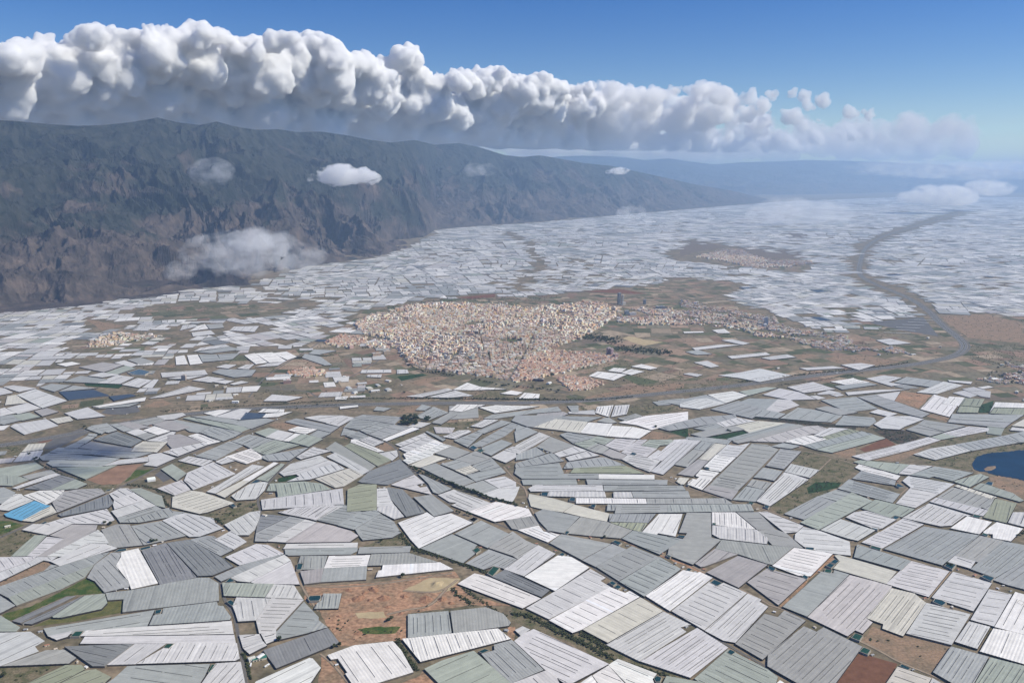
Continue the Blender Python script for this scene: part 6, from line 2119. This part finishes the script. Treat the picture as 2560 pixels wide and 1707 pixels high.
# small clouds drifting low over the slopes and the plain
def small_cloud(x0, x1, y0, y1, r, n, seed, label, dens=.006, thr=1.5, rad=.42, st=1.0):
    g_ = random.Random(seed); P = []; dy = y1-y0
    for k in range(n):
        u = g_.random(); xc = (x0+x1)/2; x = xc+((x0+(x1-x0)*u)-xc)/st; hump = 1-.35*abs(2*u-1)
        q = dy*rad*g_.uniform(.6, 1.1)*hump; y = y1-q-(dy-2*q)*g_.random()**1.5*hump
        X, Y, Z = px_to_world(x/.91875, y/.91875, r*g_.uniform(.985, 1.015)); P.append((X, Y, Z, q/.91875/FOC*r*1.15))
    hgt = (y1-y0)/.91875/FOC*r
    o = cloud_obj('cloud', sprout(P, 2, seed, hgt*.03), hgt/38, dens, ((hgt*.6, hgt*.10), (hgt*.25, hgt*.07), (hgt*.1, hgt*.035)), 1.5, None, hgt*.55, (.40, .68), .2, 2.4)
    if st != 1:
        X, _, _ = px_to_world((x0+x1)/2/.91875, y1/.91875, r); me = o.data; c_ = np.empty(len(me.vertices)*3, dtype=np.float32); me.vertices.foreach_get('co', c_); c_ = c_.reshape(-1, 3); c_[:, 0] = X+(c_[:, 0]-X)*st; me.vertices.foreach_set('co', c_.ravel()); me.update()
    tag(o, label, 'cloud', 'small low clouds')
small_cloud(450, 700, 545, 616, 9800, 26, 1, 'largest low grey-white cloud at the foot of the mountains on the left', .0012, 1.1, .42, 1.5)
small_cloud(545, 640, 528, 580, 9900, 8, 12, 'pointed hump of cloud on top of the largest low cloud', .0016, 1.2)
small_cloud(708, 852, 386, 418, 13500, 22, 2, 'small flat bright cloud against the middle of the mountain slope', .009, 1.1, .42, 1.5)
small_cloud(445, 525, 370, 414, 13500, 9, 3, 'thin torn wisp of cloud left of the small flat bright one', .0008, 1.5, .42, 1.3)
small_cloud(1075, 1140, 374, 402, 17000, 6, 8, 'faint wisp of cloud right of the small flat bright one', .0006, 1.6, .42, 1.6)
small_cloud(1740, 1920, 466, 516, 22000, 24, 4, 'pale blurred cloud lying over the far greenhouses right of centre', .0007, 1.1, .42, 2.0)
small_cloud(2085, 2228, 431, 464, 30000, 22, 5, 'bright lens-shaped cloud low over the far plain on the right', .0022, 1.0, .42, 2.0)
small_cloud(1425, 1480, 474, 502, 19000, 7, 6, 'little pale cloud at the mountain foot near the middle', .0009, 1.3)
small_cloud(1400, 1445, 386, 398, 22000, 6, 7, 'tiny white cloud just above the mountain shoulder', .006, 1.3, .42, 2.0)
small_cloud(2050, 2400, 374, 404, 40000, 26, 9, 'long thin bank of cloud on the right horizon', .0005, 1.4, .42, 6.0)
small_cloud(2230, 2300, 416, 444, 33000, 7, 10, 'faint wisp of cloud right of the lens-shaped one', .0016, 1.4, .42, 2.5)
small_cloud(390, 440, 600, 640, 9500, 6, 13, 'faint smear of mist left of the largest low cloud', .0012, 1.4)

# the small cloud overhead whose shadow lies on the greenhouses at the left (above the picture)
gx, gy = at(176, 1143); zc = 3000; kk = zc/math.tan(SUN_EL); cxw, cyw = gx+math.sin(SUN_AZ)*kk, gy+math.cos(SUN_AZ)*kk
g_ = random.Random(9); P = [(cxw+g_.gauss(0, 95), cyw+g_.gauss(0, 85), zc+g_.gauss(0, 20), g_.uniform(50, 90)) for _ in range(14)]
o = cloud_obj('cloud', sprout(P, 1, 31, 20), 14, .006, ((120, 22), (50, 10)), 1.0)
tag(o, 'small cloud high overhead that casts the dark shadow on the greenhouses at the left', 'cloud')
# ================= haze: one closed box of thin air =================
hz = MB(); Bx = 160000
P = [(-Bx, -Bx), (Bx, -Bx), (Bx, Bx), (-Bx, Bx)]
hz.prism(P, -45.0, 2420.0); hz.face([(x, y, -45.0) for x, y in P[::-1]])
o = hz.build('haze', []); tag(o, kind='stuff')
m = bpy.data.materials.new('haze_air'); m.use_nodes = True; n = m.node_tree.nodes; n.remove(n['Principled BSDF'])
v = n.new('ShaderNodeVolumePrincipled'); v.inputs['Color'].default_value = (.48, .70, 1.0, 1); v.inputs['Density'].default_value = 2.3e-5; v.inputs['Anisotropy'].default_value = .2
m.node_tree.links.new(v.outputs[0], n['Material Output'].inputs['Volume'])
o.data.materials.append(m)

finish_labels()
print('objects', len(bpy.data.objects))
